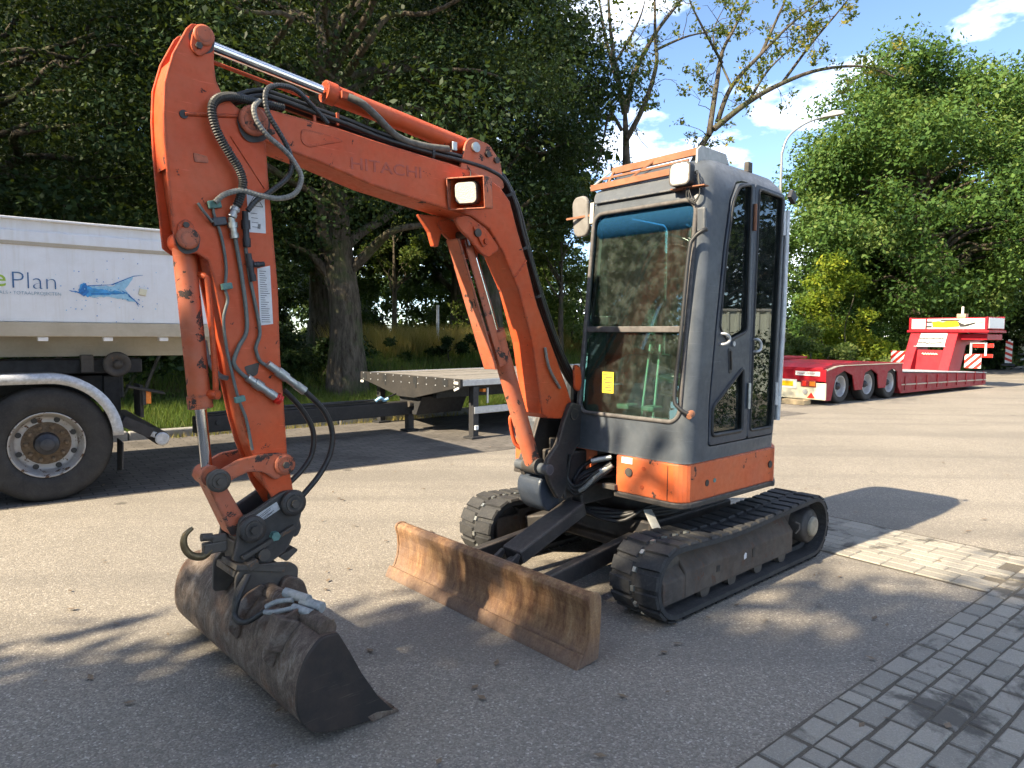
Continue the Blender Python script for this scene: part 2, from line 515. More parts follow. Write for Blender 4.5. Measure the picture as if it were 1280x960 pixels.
def m_glass(name, tint, refl=0.10):
    t = NT(name)
    fr = t.n('ShaderNodeFresnel'); fr.inputs['IOR'].default_value = 1.52
    tr = t.n('ShaderNodeBsdfTransparent')
    v = t.coord(); sm = t.noise(v, 18, 6, 0.7)
    tr.inputs['Color'].default_value = (*tint, 1)
    gl = t.n('ShaderNodeBsdfGlossy'); gl.inputs['Roughness'].default_value = 0.015; gl.inputs['Color'].default_value = (0.93, 0.97, 0.95, 1)
    mx = t.n('ShaderNodeMixShader')
    t.l(t.math('ADD', fr.outputs[0], refl), mx.inputs[0]); t.l(tr.outputs[0], mx.inputs[1]); t.l(gl.outputs[0], mx.inputs[2])
    df = t.n('ShaderNodeBsdfDiffuse'); df.inputs['Color'].default_value = (0.35, 0.36, 0.33, 1)
    m2 = t.n('ShaderNodeMixShader'); t.l(t.ramp(sm, [(0.45, 0.015), (0.85, 0.12)]), m2.inputs[0])
    t.l(mx.outputs[0], m2.inputs[1]); t.l(df.outputs[0], m2.inputs[2])
    t.l(m2.outputs[0], t.out.inputs['Surface'])
    return t.m
def m_lens():
    t = NT('lamp_lens'); v = t.coord()
    n = t.vor(v, 160)
    t.bsdf((0.52, 0.51, 0.46), 0.10, 0.0, t.bump(n, 0.5, 0.004), 0.6)
    return t.m

M = {}
ORANGE, ORANGE2 = (0.66, 0.092, 0.020), (0.56, 0.076, 0.022)
M['asphalt'] = m_asphalt(); M['paver'] = m_paver(); M['joint'] = m_joint(); M['bay'] = m_bay(); M['verge'] = m_verge()
M['bark'] = m_bark(); M['rust'] = m_rust(); M['bucket'] = m_bucket(); M['rubber'] = m_rubber(); M['lens'] = m_lens()
M['track_rubber'] = m_rubber('track_rubber', (0.026, 0.027, 0.030), (0.12, 0.115, 0.105), 0.32)
M['orange'] = paint('faded_orange_paint', ORANGE, ORANGE2, 0.40, chip_amt=0.63, chip_scale=13, dust=(0.38, 0.15, 0.085), dust_amt=0.18, spec=0.3, edge=(0.13, 0.05, 0.035), fade=(0.62, 0.135, 0.055))
M['orange_worn'] = paint('chipped_orange_paint', (0.60, 0.13, 0.04), (0.45, 0.09, 0.04), 0.5, chip_amt=0.565, chip_scale=12, dust=(0.30, 0.2, 0.15), dust_amt=0.2, edge=(0.10, 0.06, 0.045), fade=(0.50, 0.17, 0.10))
M['orange_skirt'] = paint('skirt_orange_paint', (0.66, 0.12, 0.025), (0.58, 0.10, 0.03), 0.42, chip_amt=0.625, chip_scale=10, dust=(0.35, 0.22, 0.15), dust_amt=0.12, edge=(0.07, 0.045, 0.035), fade=(0.60, 0.16, 0.06))
M['slate'] = paint('faded_slate_paint', (0.050, 0.060, 0.074), (0.072, 0.082, 0.095), 0.36, edge=(0.20, 0.19, 0.18), chip=(0.12, 0.055, 0.03), chip_amt=0.70, chip_scale=9, dust=(0.24, 0.26, 0.28), dust_amt=0.12)
M['slate_dark'] = paint('shaded_slate_paint', (0.026, 0.036, 0.055), (0.036, 0.046, 0.066), 0.36, chip_amt=0.8, dust=(0.16, 0.17, 0.18), dust_amt=0.12)  # the cab slate with the door side's shade in its colour; also swing casting
M['black_steel'] = paint('greasy_black_steel', (0.022, 0.022, 0.024), (0.035, 0.033, 0.032), 0.5, chip=(0.11, 0.07, 0.045), chip_amt=0.68, dust=(0.14, 0.12, 0.10), dust_amt=0.2, edge=(0.15, 0.12, 0.10))
M['grime_steel'] = paint('grimy_steel', (0.06, 0.052, 0.045), (0.035, 0.031, 0.03), 0.55, chip=(0.15, 0.085, 0.05), chip_amt=0.62, dust=(0.2, 0.17, 0.14), dust_amt=0.2)
M['frame_brown'] = paint('muddy_track_frame', (0.075, 0.058, 0.046), (0.05, 0.043, 0.04), 0.75, chip=(0.09, 0.05, 0.035), chip_amt=0.6, dust=(0.17, 0.14, 0.11), dust_amt=0.25, streak=(0.10, 0.055, 0.035))
M['chrome'] = plain('chrome_rod', (0.72, 0.74, 0.77), 0.07, 1.0, 0.05, 20, 0.0)
M['zinc'] = plain('zinc_fitting', (0.42, 0.44, 0.43), 0.38, 0.8, 0.25, 30)
M['teal_clamp'] = plain('teal_clamp', (0.10, 0.21, 0.19), 0.6, 0.0, 0.3, 40)
M['pipe_grey'] = plain('grey_pipe', (0.13, 0.145, 0.14), 0.5, 0.1, 0.3, 25)
M['hose_rib'] = plain('ribbed_hose', (0.035, 0.037, 0.038), 0.42, 0.0, 0.4, 40)
M['hose_grey'] = plain('spiral_hose_grey', (0.20, 0.20, 0.185), 0.55, 0.0, 0.35, 60)
M['hose_black'] = plain('black_hose', (0.018, 0.018, 0.019), 0.45, 0.0, 0.4, 40)
M['hose_dusty'] = plain('dusty_hose', (0.12, 0.115, 0.10), 0.8, 0.0, 0.4, 40)
M['rust_bar'] = paint('rusty_bar', (0.30, 0.115, 0.055), (0.22, 0.08, 0.04), 0.7, chip_amt=0.68, chip=(0.08, 0.04, 0.03), dust=(0.4, 0.25, 0.15), dust_amt=0.2)
M['plastic_black'] = plain('black_plastic', (0.02, 0.021, 0.023), 0.5, 0, 0.2, 20)
M['gasket'] = plain('grey_gasket', (0.10, 0.092, 0.088), 0.75, 0, 0.35, 30)
M['mirror_back'] = plain('mirror_housing', (0.19, 0.18, 0.17), 0.7, 0, 0.2, 16)
M['pale_bracket'] = plain('pale_grey_bracket', (0.42, 0.42, 0.40), 0.6, 0, 0.2, 20)
M['glass'] = m_glass('cab_glass', (0.66, 0.88, 0.80), 0.05)
M['glass_low'] = m_glass('lower_cab_glass', (0.62, 0.84, 0.75), 0.03)
M['glass_side'] = m_glass('side_cab_glass', (0.50, 0.66, 0.62), 0.03)
def m_band():
    t = NT('blue_tint_band'); v = t.coord(); n = t.noise(v, 40, 5, 0.7)
    d = t.n('ShaderNodeBsdfPrincipled'); t.l(t.mix(n, (0.02, 0.09, 0.20), (0.05, 0.17, 0.30)), d.inputs['Base Color']); d.inputs['Roughness'].default_value = 0.12
    tr = t.n('ShaderNodeBsdfTransparent'); tr.inputs['Color'].default_value = (0.38, 0.58, 0.75, 1)
    sx = t.n('ShaderNodeSeparateXYZ'); t.l(v, sx.inputs[0])
    mx = t.n('ShaderNodeMixShader'); t.l(t.ramp(t.math('MULTIPLY', sx.outputs['Z'], 0.4), [(0.825, 0.03), (0.876, 0.42)]), mx.inputs[0])
    t.l(tr.outputs[0], mx.inputs[1]); t.l(d.outputs[0], mx.inputs[2]); t.l(mx.outputs[0], t.out.inputs['Surface'])
    return t.m
M['tint_band'] = m_band()
M['hub_beige'] = plain('beige_hub_cap', (0.24, 0.215, 0.165), 0.6, 0, 0.3, 26)
def m_scuffed():
    t = NT('scuffed_black_plate'); v = t.coord(); f = t.noise(v, 60, 5, 0.7); b = t.noise(v, 5, 6, 0.7)
    col = t.mix(t.ramp(b, [(0.4, 0), (0.7, 1)]), (0.020, 0.018, 0.018), (0.05, 0.036, 0.03))
    sc = t.noise(t.map(v, (3, 3, 60), rot=(0, 0.6, 0)), 1.0, 5, 0.7)
    col = t.mix(t.ramp(sc, [(0.62, 0), (0.70, 0.6)]), col, (0.11, 0.085, 0.07))
    t.bsdf(col, 0.62, 0, t.bump(f, 0.25, 0.004), 0.4); return t.m
M['scuffed'] = m_scuffed()
M['seat_red'] = plain('red_seat_fabric', (0.16, 0.012, 0.018), 0.8, 0, 0.3, 40)
M['seat_dark'] = plain('dark_seat_fabric', (0.025, 0.026, 0.03), 0.85, 0, 0.3, 40)
M['console'] = plain('grey_console', (0.15, 0.165, 0.16), 0.6, 0, 0.2, 18)
M['decal'] = plain('decal_white', (0.66, 0.66, 0.68), 0.5, 0, 0.12, 30, 0.02)
M['ink'] = plain('decal_ink', (0.05, 0.05, 0.055), 0.6, 0, 0.1, 20, 0.0)
M['ghost_ink'] = plain('worn_lettering', (0.42, 0.085, 0.045), 0.6, 0, 0.30, 26, 0.02)
M['yellow'] = plain('yellow_label', (0.60, 0.48, 0.04), 0.5, 0, 0.15, 40, 0.02)
M['white_body'] = paint('white_tipper_paint', (0.84, 0.85, 0.87), (0.79, 0.80, 0.82), 0.35, chip=(0.16, 0.13, 0.11), chip_amt=0.80, chip_scale=5, var=0.1, dust=(0.45, 0.40, 0.32), dust_amt=0.10, streak=(0.70, 0.685, 0.65))
M['cream'] = paint('cream_rail_paint', (0.50, 0.44, 0.34), (0.44, 0.38, 0.28), 0.5, chip=(0.12, 0.07, 0.04), chip_amt=0.70, chip_scale=6, var=0.3, dust=(0.3, 0.25, 0.18), dust_amt=0.2)
M['alu'] = plain('dull_aluminium', (0.44, 0.455, 0.48), 0.45, 0.35, 0.3, 30)
M['chassis'] = plain('truck_chassis', (0.022, 0.022, 0.024), 0.65, 0, 0.4, 16)
M['tyre'] = m_rubber('tyre', (0.022, 0.022, 0.023), (0.075, 0.07, 0.065), 0.5)
M['rim'] = paint('dirty_rim', (0.42, 0.42, 0.42), (0.33, 0.32, 0.30), 0.42, chip=(0.10, 0.055, 0.03), chip_amt=0.57, chip_scale=9, dust=(0.22, 0.16, 0.11), dust_amt=0.3, metal=0.3)
M['hub'] = plain('oily_hub', (0.04, 0.042, 0.05), 0.45, 0.3, 0.4, 30)
M['hub_rust'] = plain('rusty_wheel_disc', (0.16, 0.115, 0.075), 0.7, 0.1, 0.5, 40)
M['lamp_red'] = plain('red_lamp', (0.60, 0.03, 0.02), 0.25, 0, 0.15, 40)
M['lamp_orange'] = plain('orange_lamp', (0.75, 0.22, 0.03), 0.25, 0, 0.15, 40)
M['logo_green'] = plain('logo_green', (0.36, 0.52, 0.06), 0.45, 0, 0.1, 30, 0)
M['logo_navy'] = plain('logo_navy', (0.03, 0.12, 0.28), 0.45, 0, 0.1, 30, 0)
M['logo_teal'] = plain('logo_teal', (0.10, 0.25, 0.36), 0.45, 0, 0.1, 30, 0)
M['splash_dark'] = plain('splash_dark_blue', (0.015, 0.16, 0.46), 0.4, 0, 0.4, 30, 0)
M['splash_mid'] = plain('splash_blue', (0.05, 0.30, 0.62), 0.4, 0, 0.35, 26, 0)
M['splash_light'] = plain('splash_pale_blue', (0.30, 0.55, 0.72), 0.4, 0, 0.2, 26, 0)
M['deck_wood'] = plain('grey_deck_plank', (0.19, 0.175, 0.155), 0.8, 0, 0.35, 12, 0.3)
M['trailer_dark'] = paint('dark_trailer_panel', (0.024, 0.023, 0.023), (0.034, 0.032, 0.031), 0.55, chip=(0.10, 0.085, 0.07), chip_amt=0.70, dust=(0.10, 0.085, 0.07), dust_amt=0.12, spec=0.3)
M['galv'] = plain('galvanised_steel', (0.50, 0.51, 0.52), 0.45, 0.4, 0.15, 22)
M['loader_red'] = paint('low_loader_red', (0.34, 0.003, 0.014), (0.28, 0.003, 0.013), 0.45, chip=(0.22, 0.12, 0.10), chip_amt=0.70, var=0.3, dust=(0.22, 0.06, 0.055), dust_amt=0.08, spec=0.3)
M['loader_side'] = paint('low_loader_dusty_red', (0.30, 0.014, 0.022), (0.24, 0.016, 0.022), 0.6, chip=(0.2, 0.13, 0.10), chip_amt=0.62, dust=(0.28, 0.15, 0.12), dust_amt=0.2, spec=0.3)
M['white_panel'] = plain('white_panel', (0.74, 0.74, 0.71), 0.45, 0, 0.06, 18, 0.02)
M['cream_panel'] = plain('cream_panel', (0.72, 0.68, 0.50), 0.5, 0, 0.06, 18, 0.02)
M['plate_yellow'] = plain('yellow_plate', (0.82, 0.50, 0.01), 0.4, 0, 0.08, 18, 0.0)
M['kerb'] = plain('concrete_kerb', (0.24, 0.235, 0.22), 0.9, 0, 0.35, 9, 0.4)
M['wood_block'] = plain('timber_block', (0.46, 0.36, 0.22), 0.8, 0, 0.2, 9, 0.3)
M['hook_brass'] = plain('worn_hook_steel', (0.16, 0.12, 0.065), 0.42, 0.6, 0.4, 30)
M['hose_pale'] = plain('pale_wrapped_hose', (0.25, 0.265, 0.27), 0.6, 0, 0.3, 50)
M['shed'] = plain('pale_ribbed_sheet', (0.55, 0.60, 0.56), 0.6, 0, 0.08, 4, 0.05)
M['shed_brown'] = plain('brown_boarding', (0.16, 0.10, 0.06), 0.7, 0, 0.25, 5, 0.1)
M['lamp_post'] = plain('lamp_post_grey', (0.25, 0.27, 0.28), 0.5, 0.3, 0.1, 8)
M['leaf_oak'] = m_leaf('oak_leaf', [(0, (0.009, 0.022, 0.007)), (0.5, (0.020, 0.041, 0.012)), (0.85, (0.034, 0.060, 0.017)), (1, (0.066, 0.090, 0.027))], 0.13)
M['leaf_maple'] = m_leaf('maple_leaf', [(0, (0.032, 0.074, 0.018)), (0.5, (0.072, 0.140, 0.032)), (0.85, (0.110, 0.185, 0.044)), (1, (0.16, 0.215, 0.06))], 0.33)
M['leaf_yellow'] = m_leaf('yellowing_leaf', [(0, (0.09, 0.15, 0.018)), (0.5, (0.18, 0.25, 0.025)), (1, (0.34, 0.35, 0.035))], 0.45)
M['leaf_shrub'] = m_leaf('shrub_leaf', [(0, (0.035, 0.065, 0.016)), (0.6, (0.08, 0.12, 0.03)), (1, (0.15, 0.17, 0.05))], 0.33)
M['leaf_ash'] = m_leaf('ash_leaf', [(0, (0.05, 0.085, 0.02)), (0.6, (0.11, 0.13, 0.03)), (1, (0.30, 0.24, 0.04))], 0.4)
M['grass'] = m_leaf('grass_blade', [(0, (0.045, 0.085, 0.018)), (0.6, (0.085, 0.135, 0.03)), (1, (0.17, 0.18, 0.06))], 0.4)
M['dry_grass'] = m_leaf('dry_grass_blade', [(0, (0.16, 0.15, 0.04)), (0.6, (0.30, 0.24, 0.08)), (1, (0.40, 0.32, 0.13))], 0.4)

# ------------------------------------------------------------------ setting (road frame: r along the road, n across it)
RA = R_(37.5)
cr_, sr_ = math.cos(RA), math.sin(RA)
def RW(r, n, z=0.0): return Vector((cr_ * r - sr_ * n, sr_ * r + cr_ * n, z))
def sheet(name, poly, z, mat, kind='structure', ang=None):
    mb = MB(); mb.add([(p[0], p[1], z) for p in poly], [tuple(range(len(poly)))])
    o = mb.build(name, mat)
    if kind: o['kind'] = kind
    return o
sheet('ground', [(-700, -700), (700, -700), (700, 700), (-700, 700)], -0.06, M['verge'])
def road_edge(r): return 10.45 + max(0, r - 22) * 0.09
rs = [-60, 22, 34, 46, 120]
poly = [tuple(RW(-60, -26)[:2]), tuple(RW(120, -26)[:2])] + [tuple(RW(r, road_edge(r) + 0.15)[:2]) for r in rs[::-1]]
sheet('road', poly, 0.0, M['asphalt'])
sheet('parking_bay', [tuple(RW(a, b)[:2]) for a, b in ((-30, 7.0), (12.5, 6.95), (12.5, 10.5), (-30, 10.5))], 0.004, M['bay'])
# verge: a bank of turf that climbs away from the road
mb = MB()
RR = np.concatenate([np.linspace(-40, 40, 81), np.linspace(42, 130, 30)])
NN = [0, 0.3, 0.8, 1.5, 2.5, 4, 6, 8.5, 12, 18, 30, 60, 140]
def verge_z(r, n):
    d = n - road_edge(r) - 0.12
    k = 1.0 if r < 18 else max(0.25, 1 - (r - 18) / 14)
    prof = np.interp(d, [0, 2.5, 6, 8.5, 18, 140], [0.10, 0.24, 0.55, 0.86, 1.0, 1.4])
    return float((0.02 if r > 24 else 0) + prof * k + 0.05 * math.sin(r * 1.3 + n) * min(1, d / 3))
vs = []
for r in RR:
    for d in NN:
        n = road_edge(r) + 0.12 + d
        vs.append(RW(r, n, verge_z(r, n)))
k = len(NN)
mb.add(vs, [(i * k + j, (i + 1) * k + j, (i + 1) * k + j + 1, i * k + j + 1) for i in range(len(RR) - 1) for j in range(k - 1)], True)
verge = mb.build('verge', M['verge']); verge['kind'] = 'structure'

# kerb stones along the back of the bay
kerb = empty('kerb', RW(0, 10.5), RA); kerb['kind'] = 'structure'
ks = MB().box((0, 0, 0.03), (0.985, 0.13, 0.19)).mesh('kerb_stone')
ks.materials.append(M['kerb'])
for i in range(-7, 22):
    o = bpy.data.objects.new('kerb_stone', ks); COL.objects.link(o); o.parent = kerb
    o.location = (i * 1.0, random.uniform(-.008, .008), random.uniform(-.008, .004)); bev(o, 0.018)
# block paving on the right
PA = R_(39.5)
pav = empty('paving', (0, 0, 0), PA); pav['kind'] = 'structure'
bed = MB(); bed.add([(1.0, -6, .004), (9, -6, .004), (9, 1.245, .004), (5.57, 1.245, .004), (5.57, 3.4, .004), (4.6, 3.4, .004), (4.6, 1.245, .004), (1.0, 1.245, .004)], [tuple(range(8))])
bed.build('joint_bed', M['joint'], pav)
def brick_mesh(L, W):
    mb = MB(); e = 0.006; h = 0.014
    a = [(-L, -W), (L, -W), (L, W), (-L, W)]
    lo = [(x, y, 0.002) for x, y in a]; mid = [(x, y, h - 0.006) for x, y in a]
    hi = [(x - e * (1 if x > 0 else -1), y - e * (1 if y > 0 else -1), h) for x, y in a]
    fs = [(i, (i + 1) % 4, 4 + (i + 1) % 4, 4 + i) for i in range(4)] + [(4 + i, 4 + (i + 1) % 4, 8 + (i + 1) % 4, 8 + i) for i in range(4)] + [(8, 9, 10, 11)]
    mb.add(lo + mid + hi, fs)
    return mb
bm_full = [brick_mesh(0.0895 + random.uniform(-.003, .002), 0.0445 + random.uniform(-.002, .001)).mesh('paver') for _ in range(8)]
bm_half = brick_mesh(0.0425, 0.0445).mesh('paver')
for b in bm_full + [bm_half]: b.materials.append(M['paver'])
bm_strip = brick_mesh(0.0982, 0.0492).mesh('paver'); bm_strip.materials.append(M['paver'])
far_bricks = MB()
def put_brick(me, r, n, rot, near, jit=1.0):
    rz = rot + random.uniform(-.022, .022) * jit; dz = random.uniform(-.004, 0.001) * jit - 0.002
    if near:
        o = bpy.data.objects.new('paver', me); COL.objects.link(o); o.parent = pav
        o.location = (r, n, dz); o.rotation_euler = (random.uniform(-.015, .015) * jit, random.uniform(-.008, .008) * jit, rz)
    else:
        c, s = math.cos(rz), math.sin(rz)
        far_bricks.add([(r + c * v.co.x - s * v.co.y, n + s * v.co.x + c * v.co.y, v.co.z + dz) for v in me.vertices], [tuple(p.vertices) for p in me.polygons])
nb = 0
for row in range(0, 40):
    n = 1.19 - row * 0.100
    off = random.choice((0.0, 0.1, 0.1, 0.05)) if row % 2 else 0.0
    r = 1.45 + off
    while r < 8.8:
        near = (-0.35 < n < 1.3) and (1.95 < r < 6.6) and (r - 1.95) > (0.9 - n) * 0.35
        if random.random() < 0.055:
            for q in (-.049, .049): put_brick(bm_half, r + q, n, 0, near and nb < 240)
        else:
            put_brick(random.choice(bm_full), r, n + random.uniform(-.003, .003), 0, near and nb < 240)
        nb += near
        r += 0.2
ns = 0
for i in range(9):
    r = 4.665 + i * 0.1015
    for j in range(0, 11):
        n = 1.34 + j * 0.2 + (0.1 if (i in (2, 5, 6) ) else 0.0)
        near = n < 2.4
        put_brick(bm_strip, r, n, math.pi / 2, near, 0.3); ns += near
fb = far_bricks.build('paver_field', M['paver'], pav); fb['kind'] = 'stuff'

# ------------------------------------------------------------------ mini excavator (u forward, v left, z up)
EX = empty('mini_excavator', (0.915, 4.55, 0), 3.892)
tag(EX, 'orange mini excavator with slate cab, rubber tracks, dozer blade and wide ditching bucket', 'excavator')
UR = -0.015                                   # the undercarriage stands a touch askew to the house
BV = -0.165                                   # centre plane of the boom

# -- tracks
TW, TL = 0.30, 0.985
def track_loop():
    rf, rr = 0.205, 0.215                     # outside radii of the belt at idler and sprocket
    pts = []
    cf, cr = (0.985 - rf, rf), (-0.985 + rr, rr)
    for k in range(13):
        a = R_(-90 + 180 * k / 12); pts.append((cf[0] + rf * math.cos(a), cf[1] + rf * math.sin(a)))
    for k in range(1, 12):
        t = k / 12; x = cf[0] + (cr[0] - cf[0]) * t
        z = 2 * rf + (2 * rr - 2 * rf) * t - 0.026 * math.sin(math.pi * t) * (1 + 0.3 * math.sin(2 * math.pi * t))
        pts.append((x, z))
    for k in range(13):
        a = R_(90 + 180 * k / 12); pts.append((cr[0] + rr * math.cos(a), cr[1] + rr * math.sin(a)))
    for k in range(1, 10):
        t = k / 10; pts.append((cr[0] + (cf[0] - cr[0]) * t, 0.0))
    return pts
LOOP = track_loop()
def loop_frames(step):
    P = [Vector((x, 0, z)) for x, z in LOOP] + [Vector((LOOP[0][0], 0, LOOP[0][1]))]
    total = sum((b - a).length for a, b in zip(P[:-1], P[1:]))
    n = int(round(total / step)); st = total / n
    Q = resample(P, st)[:n]
    out = []
    for i in range(n):
        t = (Q[(i + 1) % n] - Q[i - 1]).normalized()
        out.append((Q[i], t, Vector((t.z, 0, -t.x))))       # outward normal
    return out
belt_frames = loop_frames(0.05)
def belt_mesh():
    mb = MB(); n = len(belt_frames); rows = []
    sec = [(-TW / 2, -0.020), (-TW / 2 + .012, -0.014), (TW / 2 - .012, -0.014), (TW / 2, -0.020), (TW / 2, -0.044), (0.05, -0.046), (0.04, -0.07), (-0.04, -0.07), (-0.05, -0.046), (-TW / 2, -0.044)]
    for q, t, nn in belt_frames:
        rows += [(q + nn * h + Vector((0, y, 0))) for y, h in sec]
    k = len(sec)
    mb.add(rows, [(i * k + j, i * k + (j + 1) % k, ((i + 1) % n) * k + (j + 1) % k, ((i + 1) % n) * k + j) for i in range(n) for j in range(k)])
    return mb.mesh('rubber_track')
def lug_mesh(side):
    mb = MB()
    y0, y1 = (0.012, TW / 2 + 0.002) if side > 0 else (-TW / 2 - 0.002, -0.012)
    a = [(-0.036, y0), (0.036, y0), (0.046, y1), (-0.028, y1)] if side > 0 else [(-0.028, y0), (0.046, y0), (0.036, y1), (-0.036, y1)]
    lo = [(x, y, -0.016) for x, y in a]
    hi = [(x * 0.93, y + (0.006 if y < (y0 + y1) / 2 else -0.006), -0.003) for x, y in a]
    mb.add(lo + hi, [(i, (i + 1) % 4, 4 + (i + 1) % 4, 4 + i) for i in range(4)] + [(4, 5, 6, 7)])
    me = mb.mesh('tread_lug'); me.materials.append(M['track_rubber']); return me
LUG = {1: lug_mesh(1), -1: lug_mesh(-1)}
stud = MB().box((0, 0, -0.008), (0.026, 0.020, 0.016)).mesh('drive_stud'); stud.materials.append(M['zinc'])
BM = belt_mesh()
fr_all = loop_frames(0.0505)
for sgn in (1, -1):
    vc = sgn * 0.64
    belt = link_mesh('rubber_track', BM, M['track_rubber'], EX)
    belt.location = Matrix.Rotation(UR, 3, 'Z') @ Vector((0, vc, 0)); belt.rotation_euler.z = UR
    for i, (q, t, nn) in enumerate(fr_all):
        side = 1 if i % 2 else -1
        o = bpy.data.objects.new('tread_lug', LUG[side]); COL.objects.link(o); o.parent = belt
        rot = Matrix((t, Vector((0, 1, 0)), nn)).transposed()
        o.matrix_local = Matrix.Translation(q) @ rot.to_4x4()
        if i % 2 == 0 and sgn == 1 and q.x > 0.5 or (sgn == -1 and i % 2 == 0 and q.x > 0.4):
            o = bpy.data.objects.new('drive_stud', stud); COL.objects.link(o); o.parent = belt
            o.matrix_local = Matrix.Translation(q) @ rot.to_4x4()
    # side frame, idler, sprocket, rollers
    prof = [(0.105, 0.085), (0.105, 0.225), (0.035, 0.315), (-0.09, 0.315), (-0.10, 0.085)]
    tf = MB()
    f0 = [(0.80, s * 0.99) for s in (1,)]
    pf = [(y * sgn, z) for y, z in prof]
    tf.prism(pf, -0.55, 0.66, 'u')
    tf.prism([(y * sgn, 0.09 + (z - 0.09) * 0.86) for y, z in prof], 0.66, 0.86, 'u')
    tf.prism([(0.02 * sgn, 0.10), (0.02 * sgn, 0.33), (-0.08 * sgn, 0.33), (-0.08 * sgn, 0.10)], -0.72, -0.55, 'u')
    frm = tf.build('track_frame', M['frame_brown'], EX, 0.008)
    frm.location = Matrix.Rotation(UR, 3, 'Z') @ Vector((0, vc, 0)); frm.rotation_euler.z = UR
    for x, r in ((-.42, .065), (-.12, .065), (.18, .065), (.46, .065)):
        MB().cyl((x, -0.10, 0.085), (x, 0.10, 0.085), 0.047, n=16).build('track_roller', M['grime_steel'], frm)
    idl = MB().lathe((0.78, -0.06, 0.205), (0, 1, 0), [(0, 0.02), (0, 0.15), (0.03, 0.15), (0.045, 0.125), (0.075, 0.125), (0.09, 0.15), (0.12, 0.15), (0.12, 0.02)], 28).build('idler_wheel', M['grime_steel'], frm)
    spr = MB().lathe((-0.77, -0.02, 0.215), (0, 1, 0), [(0, 0.02), (0, 0.150), (0.035, 0.150), (0.035, 0.115), (0.06, 0.11)], 22)
    for k in range(11):
        a = 2 * math.pi * k / 11
        spr.box((-0.77 + 0.152 * math.cos(a), -0.002, 0.215 + 0.152 * math.sin(a)), (0.036, 0.034, 0.026), Matrix.Rotation(-a, 3, 'Y'))
    s_ = spr.build('drive_sprocket', M['grime_steel'], frm)
    MB().lathe((-0.77, 0.0 if sgn > 0 else 0.0, 0.215), (0, sgn, 0), [(0.0, 0.115), (0.105, 0.115), (0.12, 0.10), (0.12, 0.075), (0.128, 0.07), (0.13, 0.0)], 28).build('travel_motor', M['black_steel'], frm)
    MB().lathe((-0.77, 0.0, 0.215), (0, sgn, 0), [(0.128, 0.066), (0.142, 0.064), (0.146, 0.050), (0.146, 0.0)], 24).build('hub_cap', M['hub_beige'], frm)
    if sgn > 0:
        MB().box((-0.05, 0.106, 0.185), (0.035, 0.004, 0.05)).build('hole_cover', M['plastic_black'], frm)
        MB().box((0.34, 0.106, 0.175), (0.035, 0.004, 0.035)).build('hole_cover', M['plastic_black'], frm)
        MB().prism([(0.035, 0.17), (0.06, 0.165), (0.062, 0.19), (0.05, 0.205), (0.033, 0.198)], 0.1055, 0.107).build('sticker', M['decal'], frm)
        MB().tube([(-0.58, 0.105, 0.20), (-0.60, 0.12, 0.23), (-0.60, 0.12, 0.26), (-0.57, 0.105, 0.275)], 0.008, 6).build('tie_loop', M['grime_steel'], frm)

# -- centre frame and slew ring
cf = MB()
cf.box((0, 0, 0.29), (0.90, 0.72, 0.17)); cf.box((-0.05, 0, 0.21), (1.0, 1.05, 0.09))
cf.bar((0.45, 0.30, 0.26), (0.62, 0.52, 0.22), 0.12, 0.12); cf.bar((0.45, -0.30, 0.26), (0.62, -0.52, 0.22), 0.12, 0.12)
cf.build('centre_frame', M['black_steel'], EX, 0.012, rz=UR)
MB().cyl((0, 0, 0.37), (0, 0, 0.545), 0.36, n=40).build('slew_ring', M['black_steel'], EX)
ub = MB()
for k, (a, r) in enumerate(((0.0, 0.016), (0.05, 0.014), (-0.05, 0.014), (0.10, 0.012))):
    ub.tube(smooth_path([(0.50, -0.25 + a, 0.48 + a * .4), (0.60, -0.12 + a, 0.40), (0.55, 0.10 + a, 0.40 - a * .3), (0.42, 0.34, 0.43 + a * .4), (0.30, 0.52, 0.47)], 6), r, 7)
ub.build('underbody_hoses', M['hose_black'], EX)
MB().bar((0.50, 0.36, 0.46), (0.60, 0.52, 0.36), 0.05, 0.012).build('lift_eye_bracket', M['pale_bracket'], EX, 0.003)

# -- dozer blade
bl = [(1.535, 0.004), (1.515, 0.03), (1.486, 0.07), (1.468, 0.12), (1.460, 0.18), (1.464, 0.235), (1.476, 0.275), (1.478, 0.295), (1.466, 0.312), (1.440, 0.319), (1.412, 0.312), (1.396, 0.292), (1.392, 0.26), (1.400, 0.10), (1.408, 0.012), (1.45, 0.004)]
blade = MB().prism(bl, -0.772, 0.772).build('dozer_blade', M['rust'], EX, 0.004, rz=UR)
bl2 = [(u + (0.004 if u > 1.43 else -0.002), z + (0.004 if z > 0.2 else 0)) for u, z in bl]
for s in (1, -1):
    MB().prism(bl2, s * 0.7725, s * 0.789).build('end_plate', M['rust'], blade, 0.004)
MB().prism([(1.552, 0.0), (1.547, 0.016), (1.522, 0.062), (1.508, 0.058), (1.522, 0.012), (1.50, 0.0)], -0.787, 0.787).build('cutting_edge', M['rust'], blade, 0.003)
for s in (1, -1):
    a = MB(); a.bar((1.40, s * 0.30, 0.165), (0.50, s * 0.27, 0.255), 0.055, 0.10)
    a.build('blade_arm', M['black_steel'], EX, 0.008, rz=UR)
bc = MB(); bc.bar((1.22, 0, 0.255), (0.70, 0, 0.445), 0.15, 0.085)
bco = bc.build('blade_cylinder_cover', M['black_steel'], EX, 0.012, rz=UR)
cc = MB(); cc.cyl((1.32, 0, 0.175), (0.8, 0, 0.36), 0.038, n=16); cc.cyl((1.33, -0.05, 0.17), (1.33, 0.05, 0.17), 0.03, n=16)
cc.build('blade_cylinder', M['grime_steel'], EX, rz=UR)
